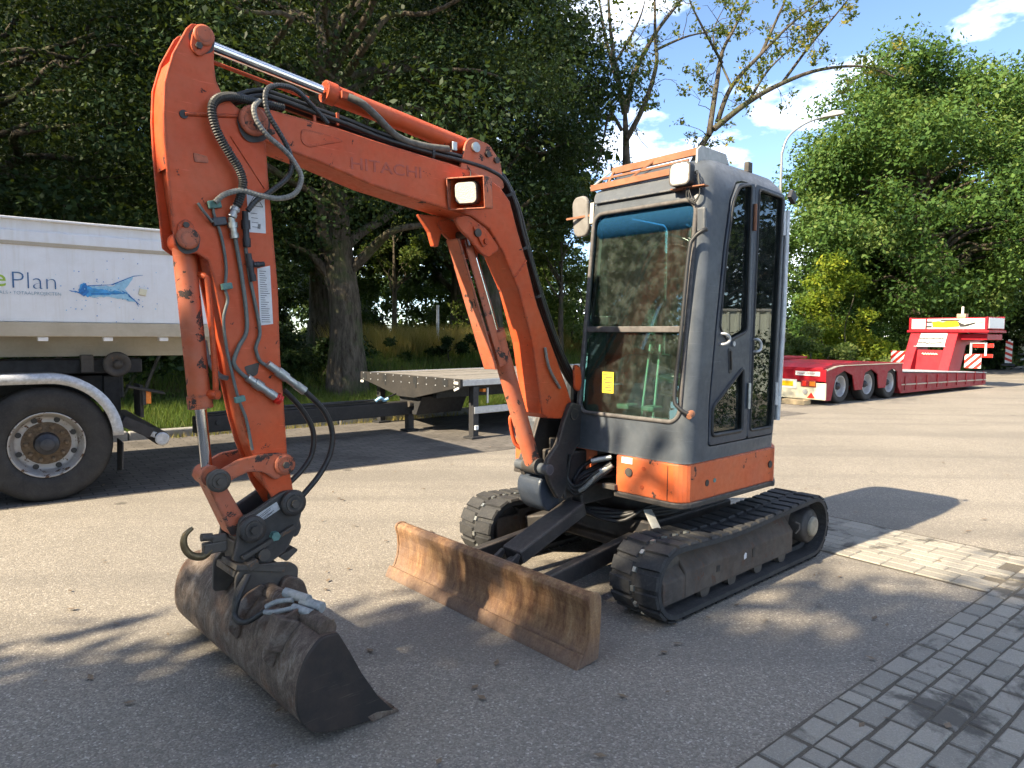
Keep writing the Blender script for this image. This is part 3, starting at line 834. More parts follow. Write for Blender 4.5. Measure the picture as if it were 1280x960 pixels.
for s in (1, -1):
    MB().prism([(1.395, 0.11), (1.395, 0.235), (1.345, 0.225), (1.24, 0.285), (1.225, 0.27), (1.27, 0.19), (1.32, 0.12)], s * 0.055, s * 0.075).build('cylinder_clevis', M['black_steel'], blade, 0.004)

# -- revolving house
def house_outline(off=0.0):
    o = off; P = [(0.655 + o, 0.245 - o), (0.655 + o, 0.60)]
    for k in range(1, 6):
        a = R_(90 * k / 6); P.append((0.565 + (0.09 + o) * math.cos(a), 0.61 + (0.09 + o) * math.sin(a)))
    P.append((0.50, 0.70 + o)); P.append((-0.28, 0.715 + o))
    for k in range(0, 25):
        a = R_(112 + 136 * k / 24); P.append(((0.785 + o) * math.cos(a), (0.785 + o) * math.sin(a)))
    P += [(0.50, -0.70 - o), (0.60 + o, -0.66 - o), (0.60 + o, -0.46 + o), (0.36 + o, -0.44 + o), (0.34 + o, 0.13 - o), (0.44, 0.245 - o)]
    return P
MB().prism(house_outline(0.008), 0.545, 0.578, 'z').build('house_base', M['black_steel'], EX, 0.008)
skirt = MB().prism(house_outline(), 0.575, 0.788, 'z').build('house_skirt', M['orange_skirt'], EX, 0.022, 3)
MB().cyl((-0.265, 0.708, 0.685), (-0.265, 0.7215, 0.685), 0.022, n=16).build('skirt_hole', M['plastic_black'], skirt)
MB().cyl((0.43, 0.695, 0.665), (0.43, 0.7035, 0.665), 0.019, n=12).build('worn_badge', M['plastic_black'], skirt)
MB().cyl((0.355, 0.695, 0.67), (0.355, 0.7055, 0.67), 0.013, n=12).build('green_badge', M['teal_clamp'], skirt)
MB().cyl((0.650, 0.34, 0.70), (0.664, 0.34, 0.70), 0.025, n=14).build('lock_cap', M['grime_steel'], skirt)
MB().cyl((0.650, 0.44, 0.735), (0.660, 0.44, 0.735), 0.011, n=12).build('bolt', M['orange'], skirt)
MB().cyl((0.650, 0.43, 0.628), (0.660, 0.43, 0.628), 0.011, n=12).build('bolt', M['orange'], skirt)
MB().box((0.657, 0.325, 0.765), (0.003, 0.075, 0.035)).build('sticker', M['decal'], skirt)
MB().box((0.6575, 0.598, 0.68), (0.002, 0.003, 0.19)).build('panel_seam', M['plastic_black'], skirt)
hd = MB()
hd.prism([(x * 0.985, y * 0.985) for x, y in house_outline() if not (x > -0.43 and y > -0.14)] , 0.79, 1.16, 'z')
hd.build('engine_hood', M['slate'], EX, 0.03, 3)
MB().box((0.40, -0.43, 1.02), (0.34, 0.42, 0.46)).build('tank_cover', M['slate'], EX, 0.06, 4)
# deck bracket on the right in front: swing bracket, hose tray
MB().box((0.30, 0.02, 0.67), (0.10, 0.36, 0.24)).build('front_bulkhead', M['black_steel'], EX, 0.01)

# -- cab shell
LV = [(0.790, 0.648, -0.360, -0.130, 0.704, 0.075), (1.02, 0.630, -0.392, -0.130, 0.704, 0.075), (1.60, 0.572, -0.425, -0.125, 0.702, 0.075), (2.20, 0.512, -0.446, -0.118, 0.697, 0.08),
      (2.31, 0.495, -0.450, -0.112, 0.690, 0.085), (2.385, 0.455, -0.440, -0.092, 0.665, 0.09), (2.44, 0.385, -0.405, -0.05, 0.620, 0.10), (2.475, 0.27, -0.34, 0.02, 0.55, 0.10), (2.495, 0.08, -0.24, 0.12, 0.45, 0.10)]
def loft(levels, inset=0.0):
    mb = MB(); rows = []; k = 0
    for z, uf, ur, v0, v1, r in levels:
        ring = rrect(ur + inset, uf - inset, v0 + inset, v1 - inset, max(r - inset, 0.02), 5); k = len(ring)
        rows += [(u, v, z) for u, v in ring]
    n = len(levels)
    mb.add(rows, [(i * k + j, i * k + (j + 1) % k, (i + 1) * k + (j + 1) % k, (i + 1) * k + j) for i in range(n - 1) for j in range(k)], True)
    mb.add(rows, [tuple(range(k))[::-1], tuple((n - 1) * k + j for j in range(k))])
    # merge the duplicated rings
    me = mb.mesh('cab_shell'); bm = bmesh.new(); bm.from_mesh(me); bmesh.ops.remove_doubles(bm, verts=bm.verts, dist=1e-5); bm.to_mesh(me); bm.free()
    return me
cab = link_mesh('cab_shell', loft(LV), M['slate'], None)
LI = [(0.83,) + LV[0][1:]] + [l for l in LV[1:4]] + [(2.29,) + LV[4][1:], (2.35,) + LV[5][1:], (2.40,) + LV[6][1:]]
cut_in = link_mesh('c', loft(LI, 0.038), None)
win_front = MB().prism(rrect(-0.068, 0.645, 1.005, 2.205, 0.07), 0.40, 0.80, 'u').build('c', None)
SIDE = [(0.440, 0.865), (0.440, 1.10), (0.392, 1.52), (0.330, 1.96), (0.275, 2.22), (0.19, 2.335), (0.10, 2.355), (-0.36, 2.345), (-0.385, 2.30), (-0.355, 1.5), (-0.315, 0.865)]
side_cut = MB().prism(round_poly(SIDE, 0.03), 0.55, 0.9).build('c', None)
win_right = MB().prism(rrect(-0.33, 0.36, 1.15, 2.24, 0.06), -0.4, 0.0).build('c', None)
win_rear = MB().prism(rrect(0.0, 0.56, 1.15, 2.24, 0.06), -0.7, -0.33, 'u').build('c', None)
boolean(cab, [cut_in, win_front, side_cut, win_right, win_rear])
cab.parent = EX
if not cab.data.materials: cab.data.materials.append(M['slate'])
bev(cab, 0.006, 2, 40)
sm = [True] * len(cab.data.polygons); cab.data.polygons.foreach_set('use_smooth', sm)
try: cab.data.set_sharp_from_angle(angle=R_(38))
except Exception: pass

def fu(z):                                     # outer front surface of the cab at height z
    return float(np.interp(z, [l[0] for l in LV], [l[1] for l in LV]))
def front_strip(mb, v0, v1, z0, z1, off, th, r=0.05, n=8):
    ring = rrect(v0, v1, z0, z1, r)
    a = [(fu(z) + off, v, z) for v, z in ring]; b = [(fu(z) + off - th, v, z) for v, z in ring]
    k = len(ring)
    mb.add(a + b, [tuple(range(k)), tuple(range(2 * k - 1, k - 1, -1))] + [(i, k + i, k + (i + 1) % k, (i + 1) % k) for i in range(k)])
    return mb
g1 = front_strip(MB(), -0.060, 0.637, 1.525, 2.198, -0.022, 0.006, 0.06).build('upper_windscreen', M['glass'], EX)
g2 = front_strip(MB(), -0.060, 0.637, 1.012, 1.492, -0.022, 0.006, 0.06).build('lower_windscreen', M['glass_low'], EX)
front_strip(MB(), -0.052, 0.630, 2.055, 2.196, -0.0175, 0.002, 0.04).build('tint_band', M['tint_band'], g1)
gk = MB()
for z0, z1 in ((1.008, 2.202),):
    ring = rrect(-0.066, 0.643, z0, z1, 0.068, 6); ring.append(ring[0])
    gk.tube([(fu(z) + 0.001, v, z) for v, z in ring], 0.0125, 8, caps=False)
gk.build('windscreen_gasket', M['gasket'], EX)
MB().box((fu(1.508) - 0.014, 0.29, 1.508), (0.030, 0.70, 0.034)).build('windscreen_rail', M['gasket'], EX, 0.005)
mbl = MB(); mbl.tube([(fu(z) - 0.035, 0.60, z) for z in (1.53, 1.8, 2.19)], 0.012, 6); mbl.tube([(fu(z) - 0.035, -0.03, z) for z in (1.53, 1.8, 2.19)], 0.010, 6)
mbl.build('sash_post', M['plastic_black'], g1)
MB().box((fu(1.20) - 0.016, 0.128, 1.195), (0.003, 0.085, 0.125)).build('warning_label', M['yellow'], g2)
lt = MB()
for i in range(7): lt.box((fu(1.20) - 0.0142, 0.128 + (0.006 if i % 2 else -0.004), 1.24 - i * 0.015), (0.0008, 0.055 if i % 3 else 0.066, 0.005))
lt.build('label_print', M['ink'], g2)['kind'] = 'stuff'

# door side
def panel(name, poly, holes, v0, v1, mat, rnd=0.03, parent=EX):
    o = MB().prism(round_poly(poly, rnd), v0, v1).build(name, mat, None)
    if holes:
        boolean(o, [MB().prism(round_poly(h, 0.03), v0 - 0.1, v1 + 0.1).build('c', None) for h in holes])
    if not o.data.materials: o.data.materials.append(mat)
    o.parent = parent
    bev(o, 0.004, 2, 40)
    return o
def ins(poly, d):
    c = Vector((sum(p[0] for p in poly) / len(poly), sum(p[1] for p in poly) / len(poly)))
    return [tuple(c + (Vector(p) - c) * (1 - d / max((Vector(p) - c).length, 1e-6))) for p in poly]
D_UP = [(0.186, 2.305), (0.052, 2.335), (0.052, 1.50), (0.262, 1.445), (0.352, 1.515), (0.300, 1.955), (0.245, 2.215)]
D_TRI = [(0.082, 1.295), (0.074, 0.925), (0.405, 0.925), (0.405, 1.085)]
D_RE = [(-0.045, 2.325), (-0.335, 2.315), (-0.292, 0.915), (-0.022, 0.915)]
DOOR = [(0.432, 0.872), (0.432, 1.10), (0.385, 1.52), (0.323, 1.955), (0.268, 2.215), (0.185, 2.328), (0.005, 2.350), (0.012, 0.872)]
PANEL = [(0.008, 0.872), (0.001, 2.350), (-0.355, 2.340), (-0.375, 2.295), (-0.348, 1.5), (-0.308, 0.872)]
door = panel('cab_door', DOOR, [D_UP, D_TRI], 0.672, 0.7075, M['slate_dark'])
rearp = panel('rear_side_panel', PANEL, [D_RE], 0.672, 0.7055, M['slate_dark'])
MB().prism(round_poly(ins(D_UP, -0.006), 0.03), 0.686, 0.691).build('door_glass', M['glass_side'], door)
MB().prism(round_poly(ins(D_TRI, -0.006), 0.03), 0.686, 0.691).build('door_glass', M['glass_side'], door)
MB().prism(round_poly(ins(D_RE, -0.006), 0.03), 0.686, 0.691).build('side_glass', M['glass_side'], rearp)
def frame_tube(poly, v, r, parent, name='glass_seal'):
    ring = round_poly(poly, 0.03); ring.append(ring[0])
    MB().tube([(u, v, z) for u, z in ring], r, 6, caps=False).build(name, M['plastic_black'], parent)
frame_tube(D_UP, 0.706, 0.009, door); frame_tube(D_TRI, 0.706, 0.012, door); frame_tube(D_RE, 0.704, 0.009, rearp)
def grip(pts, r, name, mat, parent): return MB().tube(smooth_path(pts, 4), r, 8).build(name, mat, parent)
grip([(0.345, 0.707, 1.487), (0.335, 0.733, 1.485), (0.300, 0.736, 1.470), (0.300, 0.736, 1.445), (0.335, 0.733, 1.430), (0.345, 0.707, 1.428)], 0.008, 'door_handle', M['galv'], door)
grip([(-0.030, 0.707, 1.455), (-0.035, 0.733, 1.453), (-0.062, 0.736, 1.435), (-0.062, 0.736, 1.40), (-0.035, 0.733, 1.385), (-0.030, 0.707, 1.383)], 0.008, 'grab_handle', M['galv'], rearp)
MB().cyl((0.205, 0.70, 1.43), (0.205, 0.716, 1.43), 0.014, n=14).build('door_lock', M['galv'], door)
rc = MB().prism(round_poly([(0.262, 1.41), (0.222, 1.40), (0.208, 1.265), (0.245, 1.262)], 0.015), 0.7065, 0.7105).build('handle_recess', M['plastic_black'], door, 0.002)
MB().bar((0.236, 0.714, 1.39), (0.226, 0.714, 1.285), 0.010, 0.008, (0, 1, 0)).build('latch_lever', M['grime_steel'], door)
for u, z0, z1, m_ in ((0.018, 2.08, 2.23, 'rust_bar'), (0.022, 1.05, 1.20, 'zinc')):
    MB().cyl((u, 0.716, z0), (u, 0.716, z1), 0.011, n=10).build('hinge', M[m_], door)
for u, z0, z1 in ((-0.348, 2.09, 2.235), (-0.322, 1.05, 1.19)):
    MB().cyl((u, 0.712, z0), (u, 0.712, z1), 0.012, n=10).build('hinge', M['galv'], rearp)
MB().prism(rrect(-0.32, 0.35, 1.16, 2.23, 0.06), -0.118, -0.113).build('right_glass', M['glass'], EX)
MB().prism(rrect(0.01, 0.55, 1.16, 2.23, 0.06), -0.436, -0.431, 'u').build('rear_glass', M['glass'], EX)
rq = MB().tube([(-0.425, 0.694, 2.25), (-0.41, 0.698, 1.6), (-0.372, 0.700, 0.95)], 0.018, 10)
rq.build('corner_glass_glint', M['galv'], EX)  # pale tube standing in for the lit strip on the curved corner glass
# hand rail on the front pillar
hr = smooth_path([(0.505, 0.700, 2.035), (0.545, 0.712, 2.03), (0.575, 0.668, 1.985), (0.592, 0.652, 1.90), (0.628, 0.640, 1.47), (0.658, 0.630, 1.16), (0.655, 0.660, 1.09), (0.630, 0.715, 1.055)], 5)
MB().tube(hr, 0.011, 8).build('hand_rail', M['plastic_black'], EX)
MB().cyl((0.60, 0.70, 1.062), (0.655, 0.72, 1.05), 0.020, 0.014, n=10).build('rail_socket', M['rust_bar'], EX)
MB().box((0.508, 0.672, 2.09), (0.03, 0.055, 0.13)).build('rail_bracket', M['slate'], EX, 0.01, 3)
# roof trim, guard, lamps, mirror
vis = MB()
for z0, z1, o in ((2.265, 2.345, 0.012),):
    ring = rrect(-0.075, 0.56, z0, z1, 0.03)
    a = [(fu(2.30) + 0.014 - (z - 2.30) * 0.35, v, z) for v, z in ring]; b = [(fu(2.30) - 0.06, v, z) for v, z in ring]; k = len(ring)
    vis.add(a + b, [tuple(range(k)), tuple(range(2 * k - 1, k - 1, -1))] + [(i, k + i, k + (i + 1) % k, (i + 1) % k) for i in range(k)])
vis.build('roof_visor', M['slate'], EX, 0.006)
rg = MB()
rg.bar((0.505, -0.10, 2.365), (0.500, 0.53, 2.375), 0.022, 0.036); rg.bar((0.39, -0.03, 2.475), (0.38, 0.56, 2.490), 0.022, 0.040); rg.bar((0.445, -0.06, 2.425), (0.44, 0.54, 2.436), 0.012, 0.014)
rg.bar((0.50, 0.17, 2.375), (0.39, 0.27, 2.485), 0.014, 0.012); rg.bar((0.50, 0.02, 2.37), (0.39, -0.02, 2.475), 0.014, 0.012)
rgo = rg.build('roof_guard', M['rust_bar'], EX, 0.002)
wp = MB(); wp.bar((0.50, -0.11, 2.37), (0.385, -0.05, 2.478), 0.03, 0.010)
wp.build('guard_bracket', M['pale_bracket'], rgo, 0.002)
MB().prism([(0.40, 2.40), (0.395, 2.50), (0.36, 2.525), (0.10, 2.525), (0.06, 2.47), (0.33, 2.45)], 0.555, 0.567).build('guard_bracket', M['pale_bracket'], rgo, 0.002)
def work_lamp(parent, c, fwd_rot, w, h, d):
    body = MB().prism(rrect(-w / 2, w / 2, -h / 2, h / 2, w * 0.22), -d, 0, 'u').build('work_lamp', M['plastic_black'], parent, 0.006)
    body.location = c; body.rotation_euler = fwd_rot
    MB().prism(rrect(-w / 2 * .88, w / 2 * .88, -h / 2 * .88, h / 2 * .88, w * 0.2), 0.001, 0.006, 'u').build('lamp_lens', M['lens'], body, 0.003)
    MB().tube([(0.002, y, z) for y, z in rrect(-w / 2 * .94, w / 2 * .94, -h / 2 * .94, h / 2 * .94, w * 0.21)] + [(0.002, w / 2 * .94, h / 2 * .94 - w * .21)], 0.005, 6, caps=False).build('lamp_rim', M['gasket'], body)
    return body
work_lamp(EX, (0.572, 0.572, 2.335), (0, R_(-2), R_(3)), 0.125, 0.125, 0.05)
lb = MB(); lb.bar((0.53, 0.50, 2.265), (0.515, 0.70, 2.265), 0.05, 0.006); lb.bar((0.535, 0.57, 2.26), (0.545, 0.57, 2.30), 0.02, 0.02, (1, 0, 0))
lb.build('lamp_bracket', M['rust_bar'], EX)
wr = MB()
for q in range(3):
    wr.tube(smooth_path([(0.54, 0.60, 2.28), (0.545, 0.60 + .02 * q, 2.21 - .012 * q), (0.54, 0.645, 2.19 - .01 * q), (0.53, 0.67, 2.23), (0.52, 0.65, 2.30 + .02 * q), (0.49, 0.61, 2.35)], 5), 0.0035, 5)
wr.build('lamp_wires', M['hose_black'], EX)
mm = MB().prism(rrect(-0.075, 0.075, -0.125, 0.125, 0.055), -0.03, 0.0, 'u').build('mirror', M['mirror_back'], EX, 0.012, 3)
mm.location = (0.47, -0.225, 2.215); mm.rotation_euler = (0, R_(4), R_(-10))
MB().bar((0.495, -0.31, 2.205), (0.46, -0.10, 2.215), 0.014, 0.012).build('mirror_arm', M['rust_bar'], EX)
MB().bar((0.47, -0.125, 2.16), (0.462, -0.125, 2.29), 0.03, 0.015).build('mirror_bracket', M['pale_bracket'], EX, 0.003)
MB().bar((-0.44, 0.70, 2.36), (-0.50, 0.70, 2.32), 0.03, 0.06).build('rear_lamp', M['plastic_black'], EX, 0.006)
MB().box((-0.10, 0.60, 2.475), (0.05, 0.03, 0.06)).build('roof_clip', M['grime_steel'], EX, 0.004)
MB().box((-0.46, 0.66, 1.45), (0.06, 0.05, 0.03)).build('rear_latch', M['plastic_black'], EX, 0.004)
# inside the cab
MB().box((0.08, 0.285, 0.86), (0.96, 0.72, 0.05)).build('cab_floor', M['plastic_black'], EX)
st = MB().box((-0.12, 0.30, 1.16), (0.46, 0.46, 0.13)).build('seat', M['seat_dark'], EX, 0.045, 4)
MB().box((-0.13, 0.30, 0.98), (0.36, 0.34, 0.22)).build('seat_base', M['plastic_black'], st, 0.01)
sb = MB().box((-0.345, 0.28, 1.50), (0.10, 0.42, 0.60)).build('seat_back', M['seat_dark'], st, 0.045, 4)
MB().box((-0.30, 0.52, 1.44), (0.14, 0.06, 0.46)).build('seat_cushion', M['seat_red'], st, 0.025, 3)
MB().box((-0.37, 0.30, 1.87), (0.08, 0.26, 0.17)).build('headrest', M['seat_dark'], st, 0.03, 4)
for s, nm in ((0.60, 'left_console'), (-0.01, 'right_console')):
    c = MB().box((0.02, s, 1.20), (0.42, 0.10, 0.30)).build('side_console', M['console'], EX, 0.025, 3)
    MB().tube([(0.17, s, 1.33), (0.20, s, 1.44), (0.195, s, 1.50)], 0.010, 8).build('joystick', M['plastic_black'], c)
    MB().lathe((0.195, s, 1.46), (0.05, 0, 1), [(0, 0.012), (0.02, 0.022), (0.07, 0.024), (0.10, 0.016), (0.105, 0)], 12).build('joystick_grip', M['plastic_black'], c)
MB().tube([(0.44, 0.245, 0.89), (0.36, 0.255, 1.42)], 0.008, 6).build('travel_lever', M['galv'], EX)
MB().tube([(0.44, 0.335, 0.89), (0.36, 0.325, 1.42)], 0.008, 6).build('travel_lever', M['galv'], EX)
for y in (0.20, 0.375):
    MB().box((0.50, y, 1.055), (0.10, 0.09, 0.03)).build('foot_pedal', M['console'], EX, 0.008)
MB().box((0.50, 0.02, 1.56), (0.10, 0.12, 0.06)).build('monitor', M['plastic_black'], EX, 0.01)
bx1 = MB().box((-0.10, 0.44, 1.645), (0.13, 0.15, 0.16)).build('carton', M['yellow'], EX, 0.003)
MB().tube(smooth_path([(0.30, 0.62, 0.92), (0.33, 0.63, 1.2), (0.30, 0.63, 1.6)], 4), 0.014, 8).build('inner_pillar', M['console'], EX)

# -- boom swing bracket
SWP = round_poly([(0.725, 1.075), (0.60, 1.04), (0.565, 0.93), (0.585, 0.845), (0.680, 0.79), (0.745, 0.69), (0.755, 0.55), (0.815, 0.49), (0.895, 0.60), (0.930, 0.69), (0.925, 0.745), (0.835, 0.83), (0.785, 0.96)], 0.03)
for s in (0.105, -0.105):
    MB().prism(SWP, BV + s - 0.017, BV + s + 0.017).build('swing_bracket', M['black_steel'], EX, 0.006)
sc_ = MB(); sc_.box((0.66, BV, 0.63), (0.20, 0.22, 0.28)); sc_.cyl((0.70, BV, 0.40), (0.70, BV, 0.60), 0.085, n=20); sc_.cyl((0.70, BV, 0.78), (0.70, BV, 0.84), 0.06, n=16); sc_.box((0.48, BV, 0.50), (0.34, 0.30, 0.12))
sc_.build('swing_post', M['black_steel'], EX, 0.012)
gb = MB().prism(round_poly([(0.83, 0.66), (0.92, 0.62), (0.935, 0.55), (0.90, 0.46), (0.84, 0.41), (0.74, 0.42), (0.72, 0.60)], 0.03), BV - 0.13, BV + 0.06).build('swing_casting', M['slate_dark'], EX, 0.012, 2)
MB().cyl((0.915, BV - 0.14, 0.69), (0.915, BV + 0.135, 0.69), 0.032, n=16).build('cylinder_foot_pin', M['slate'], EX, 0.004)
MB().cyl((0.70, BV - 0.135, 1.0), (0.70, BV + 0.128, 1.0), 0.036, n=18).build('boom_foot_pin', M['black_steel'], EX, 0.004)
MB().box((0.60, BV - 0.25, 0.86), (0.28, 0.20, 0.22)).build('front_cover', M['slate'], EX, 0.04, 3)
MB().tube([(0.74, BV - 0.20, 0.97), (0.70, BV - 0.15, 1.0), (0.60, BV - 0.15, 0.985)], 0.006, 6).build('cover_trim', M['galv'], EX)
hb = MB()
for k in range(7):
    o = k * 0.018; w = random.uniform(-.02, .02)
    hb.tube(smooth_path([(0.34, 0.02 + o * 1.2, 0.73 - o * .6), (0.50, -0.02 + o, 0.72 - o * .8 + w), (0.62, -0.05 + o * .4, 0.66 - o * .6 + w), (0.70, BV + 0.13, 0.60 - o * .4)], 6), 0.0115, 7)
for k in range(3):
    o = k * 0.022
    hb.tube(smooth_path([(0.665, 0.22, 0.735 - o * .7), (0.71, 0.14, 0.67 - o), (0.735, 0.06, 0.595 - o), (0.74, 0.0, 0.575 - o), (0.75, -0.045, 0.63 - o), (0.745, BV + 0.14, 0.76)], 6), 0.0115, 7)
hb.build('swing_hoses', M['hose_black'], EX)
hz_ = MB()
hz_.cyl((0.64, 0.20, 0.765), (0.70, 0.10, 0.735), 0.016, n=10); hz_.cyl((0.665, 0.215, 0.712), (0.70, 0.165, 0.685), 0.016, n=10)
hz_.build('hose_fittings', M['zinc'], EX)
MB().tube(smooth_path([(0.668, 0.23, 0.725), (0.712, 0.15, 0.655), (0.74, 0.09, 0.585), (0.745, 0.05, 0.555)], 6), 0.0125, 8).build('grey_hose', M['hose_grey'], EX)
MB().box((0.665, 0.215, 0.60), (0.04, 0.09, 0.03)).build('step_bracket', M['grime_steel'], EX, 0.004)

# -- boom
BOOM = [(2.661, 2.313), (2.648, 2.355), (2.610, 2.380), (2.560, 2.384), (2.316, 2.375), (2.24, 2.373), (2.017, 2.352), (1.573, 2.322), (1.376, 2.295), (1.275, 2.262), (1.200, 2.193), (1.145, 2.05), (1.080, 1.90), (0.988, 1.652), (0.846, 1.385), (0.717, 1.145), (0.672, 1.04), (0.690, 0.985), (0.760, 0.972), (0.890, 0.985), (0.935, 1.015), (0.962, 1.15), (1.020, 1.43), (1.130, 1.72), (1.249, 1.917), (1.347, 2.030), (1.468, 2.080), (1.624, 2.096), (1.818, 2.118), (2.061, 2.150), (2.318, 2.208), (2.544, 2.245), (2.63, 2.265)]
HWB = 0.085
boom = MB().prism(BOOM, BV - HWB, BV + HWB).build('boom', M['orange'], EX, 0.007, 2)
# pressed recess near the arm pivot and a weld seam
rec = [(2.405, 2.335), (2.24, 2.33), (2.20, 2.318), (2.30, 2.285), (2.37, 2.26), (2.405, 2.275)]
MB().prism(round_poly(rec, 0.025), BV + HWB + 0.0005, BV + HWB + 0.0035).build('pressed_panel', M['orange'], boom, 0.003)
MB().tube([(1.075, BV + HWB, 1.885), (1.15, BV + HWB + 0.002, 1.80), (1.165, BV + HWB, 1.785)], 0.006, 6).build('weld_seam', M['orange'], boom)
lug = round_poly([(1.588, 2.06), (1.50, 2.085), (1.37, 2.03), (1.27, 1.93), (1.36, 1.875), (1.42, 1.905), (1.47, 1.955), (1.54, 2.0)], 0.03)
for s in (1, -1):
    MB().prism(lug, BV + s * (HWB + 0.001), BV + s * (HWB - 0.018)).build('cylinder_lug', M['orange'], boom, 0.005)
lugf = [(1.69, 2.085), (1.62, 2.0), (1.595, 1.93), (1.565, 1.93), (1.545, 2.0), (1.50, 2.09)]
MB().prism(lugf, BV - HWB - 0.02, BV - HWB + 0.012).build('cylinder_lug', M['orange'], boom, 0.005)
MB().cyl((1.435, BV - 0.10, 2.0), (1.435, BV + HWB + 0.014, 2.0), 0.022, n=16).build('boom_cylinder_pin', M['grime_steel'], boom, 0.003)
MB().prism(round_poly([(1.47, 2.03), (1.40, 2.035), (1.355, 1.955), (1.40, 1.925)], 0.015), BV + HWB + 0.002, BV + HWB + 0.012).build('pin_keeper', M['orange'], boom, 0.003)
MB().cyl((1.385, BV + HWB, 1.96), (1.385, BV + HWB + 0.022, 1.96), 0.016, n=6).build('keeper_bolt', M['orange'], boom)
# arm-cylinder base lugs on top
alug = round_poly([(1.53, 2.31), (1.49, 2.46), (1.45, 2.49), (1.33, 2.475), (1.25, 2.40), (1.22, 2.26), (1.30, 2.24), (1.45, 2.29)], 0.02)
for s in (1, -1):
    MB().prism(alug, BV + s * 0.062, BV + s * 0.046).build('arm_cylinder_lug', M['orange_worn'], boom, 0.005)
for u, z, r in ((1.43, 2.44, 0.026), (1.345, 2.42, 0.017), (1.285, 2.40, 0.017)):
    MB().cyl((u, BV + 0.05, z), (u, BV + 0.075, z), r, n=14).build('lug_pin', M['zinc'] if r > 0.02 else M['grime_steel'], boom, 0.003)
# work lamp in its box
lbx = MB()
W, H, D = 0.195, 0.150, 0.11
for a, b in (((-.5, -.5), (.5, -.5)), ((.5, -.5), (.5, .5)), ((.5, .5), (-.5, .5)), ((-.5, .5), (-.5, -.5))):
    lbx.bar((0, a[0] * W, a[1] * H), (0, b[0] * W, b[1] * H), 0.006, D, (1, 0, 0))
lbx.box((-D / 2, 0, 0), (0.006, W, H))
box = lbx.build('lamp_box', M['orange_worn'], boom, 0.002)
box.location = (1.545, BV + HWB + 0.075, 2.175); box.rotation_euler = (R_(0), R_(8), R_(28))
wl = MB().prism(rrect(-0.066, 0.058, -0.056, 0.056, 0.030), -0.03, 0.025, 'u').build('boom_lamp', M['plastic_black'], boom, 0.006)
wl.location = box.location + Vector((0.012, 0.006, 0)); wl.rotation_euler = box.rotation_euler
wl2 = MB().prism(rrect(-0.060, 0.052, -0.050, 0.050, 0.026), 0.026, 0.031, 'u').build('boom_lamp_lens', M['lens'], boom, 0.003)
wl2.location = wl.location; wl2.rotation_euler = box.rotation_euler
MB().tube(smooth_path([(1.50, BV + 0.10, 2.24), (1.48, BV + HWB + 0.004, 2.30), (1.47, BV + 0.05, 2.34)], 4), 0.003, 5).build('lamp_cable', M['hose_black'], boom)
# faded lettering, read from the left-hand side
text_mesh('boom_lettering', 'HITACHI', 0.074, M['ghost_ink'], boom, (2.175, BV + HWB + 0.0012, 2.206), (R_(90), R_(-2.6), R_(180)), squash=1.36, thin=0.0006)

# -- arm
ARM = [(2.852, 2.612), (2.835, 2.632), (2.794, 2.640), (2.764, 2.622), (2.752, 2.585), (2.755, 2.504), (2.748, 2.443), (2.73, 2.405), (2.672, 2.362), (2.600, 2.335), (2.557, 2.285), (2.547, 2.098), (2.531, 1.889), (2.514, 1.657), (2.509, 1.376), (2.495, 1.148), (2.485, 0.945), (2.462, 0.80), (2.452, 0.735), (2.49, 0.700), (2.530, 0.73), (2.585, 0.83), (2.649, 1.013), (2.676, 1.121), (2.702, 1.26), (2.719, 1.379), (2.739, 1.456), (2.758, 1.572), (2.780, 1.696), (2.797, 1.752), (2.835, 1.775), (2.880, 1.775), (2.915, 1.800), (2.924, 1.916), (2.934, 2.038), (2.940, 2.147), (2.943, 2.279), (2.936, 2.396), (2.905, 2.504)]
HWA = 0.072
arm = empty('arm', (0, 0, 0)); arm.parent = EX
for s in (1, -1):
    MB().prism(ARM, BV + s * (HWA + 0.010), BV + s * (HWA - 0.006)).build('side_plate', M['orange'], arm, 0.004)
ARMI = ARM[:]
core = [(2.83, 2.545), (2.775, 2.55), (2.770, 2.44), (2.70, 2.375), (2.575, 2.28), (2.562, 2.098), (2.546, 1.889), (2.528, 1.657), (2.522, 1.376), (2.508, 1.148), (2.497, 0.945), (2.475, 0.80), (2.52, 0.78), (2.575, 0.85), (2.634, 1.013), (2.662, 1.121), (2.688, 1.26), (2.705, 1.379), (2.724, 1.456), (2.743, 1.572), (2.765, 1.696), (2.785, 1.785), (2.83, 1.82), (2.885, 1.87), (2.902, 2.0), (2.915, 2.147), (2.918, 2.279), (2.912, 2.39), (2.885, 2.48)]
MB().prism(core, BV - HWA + 0.004, BV + HWA - 0.004).build('box_section', M['orange'], arm, 0.004)
nz_ = [(2.927, 2.41), (2.938, 2.28), (2.934, 2.13), (2.929, 2.10)]
mbn = MB()
prof_ = smooth_path([(2.900, 0, 2.49), (2.926, 0, 2.40), (2.934, 0, 2.279), (2.930, 0, 2.147), (2.926, 0, 2.09)], 5)
vs_ = []
for p in prof_: vs_ += [(p.x, BV - HWA + 0.002, p.z), (p.x, BV + HWA - 0.002, p.z)]
mbn.add(vs_, [(2 * i, 2 * i + 1, 2 * i + 3, 2 * i + 2) for i in range(len(prof_) - 1)], True)
mbn.build('nose_plate', M['orange'], arm)
def pin(u, z, r, v1, mat, name='pin', parent=arm, keeper=None):
    p = MB(); p.cyl((u, BV - v1, z), (u, BV + v1, z), r, n=18); p.build(name, mat, parent, 0.004)
    MB().lathe((u, BV + v1 - 0.012, z), (0, 1, 0), [(0, r * 1.5), (0.008, r * 1.5), (0.010, r * 1.2), (0.010, r * 0.9)], 20).build('pin_collar', M['orange'] if mat is M['orange'] else mat, parent)
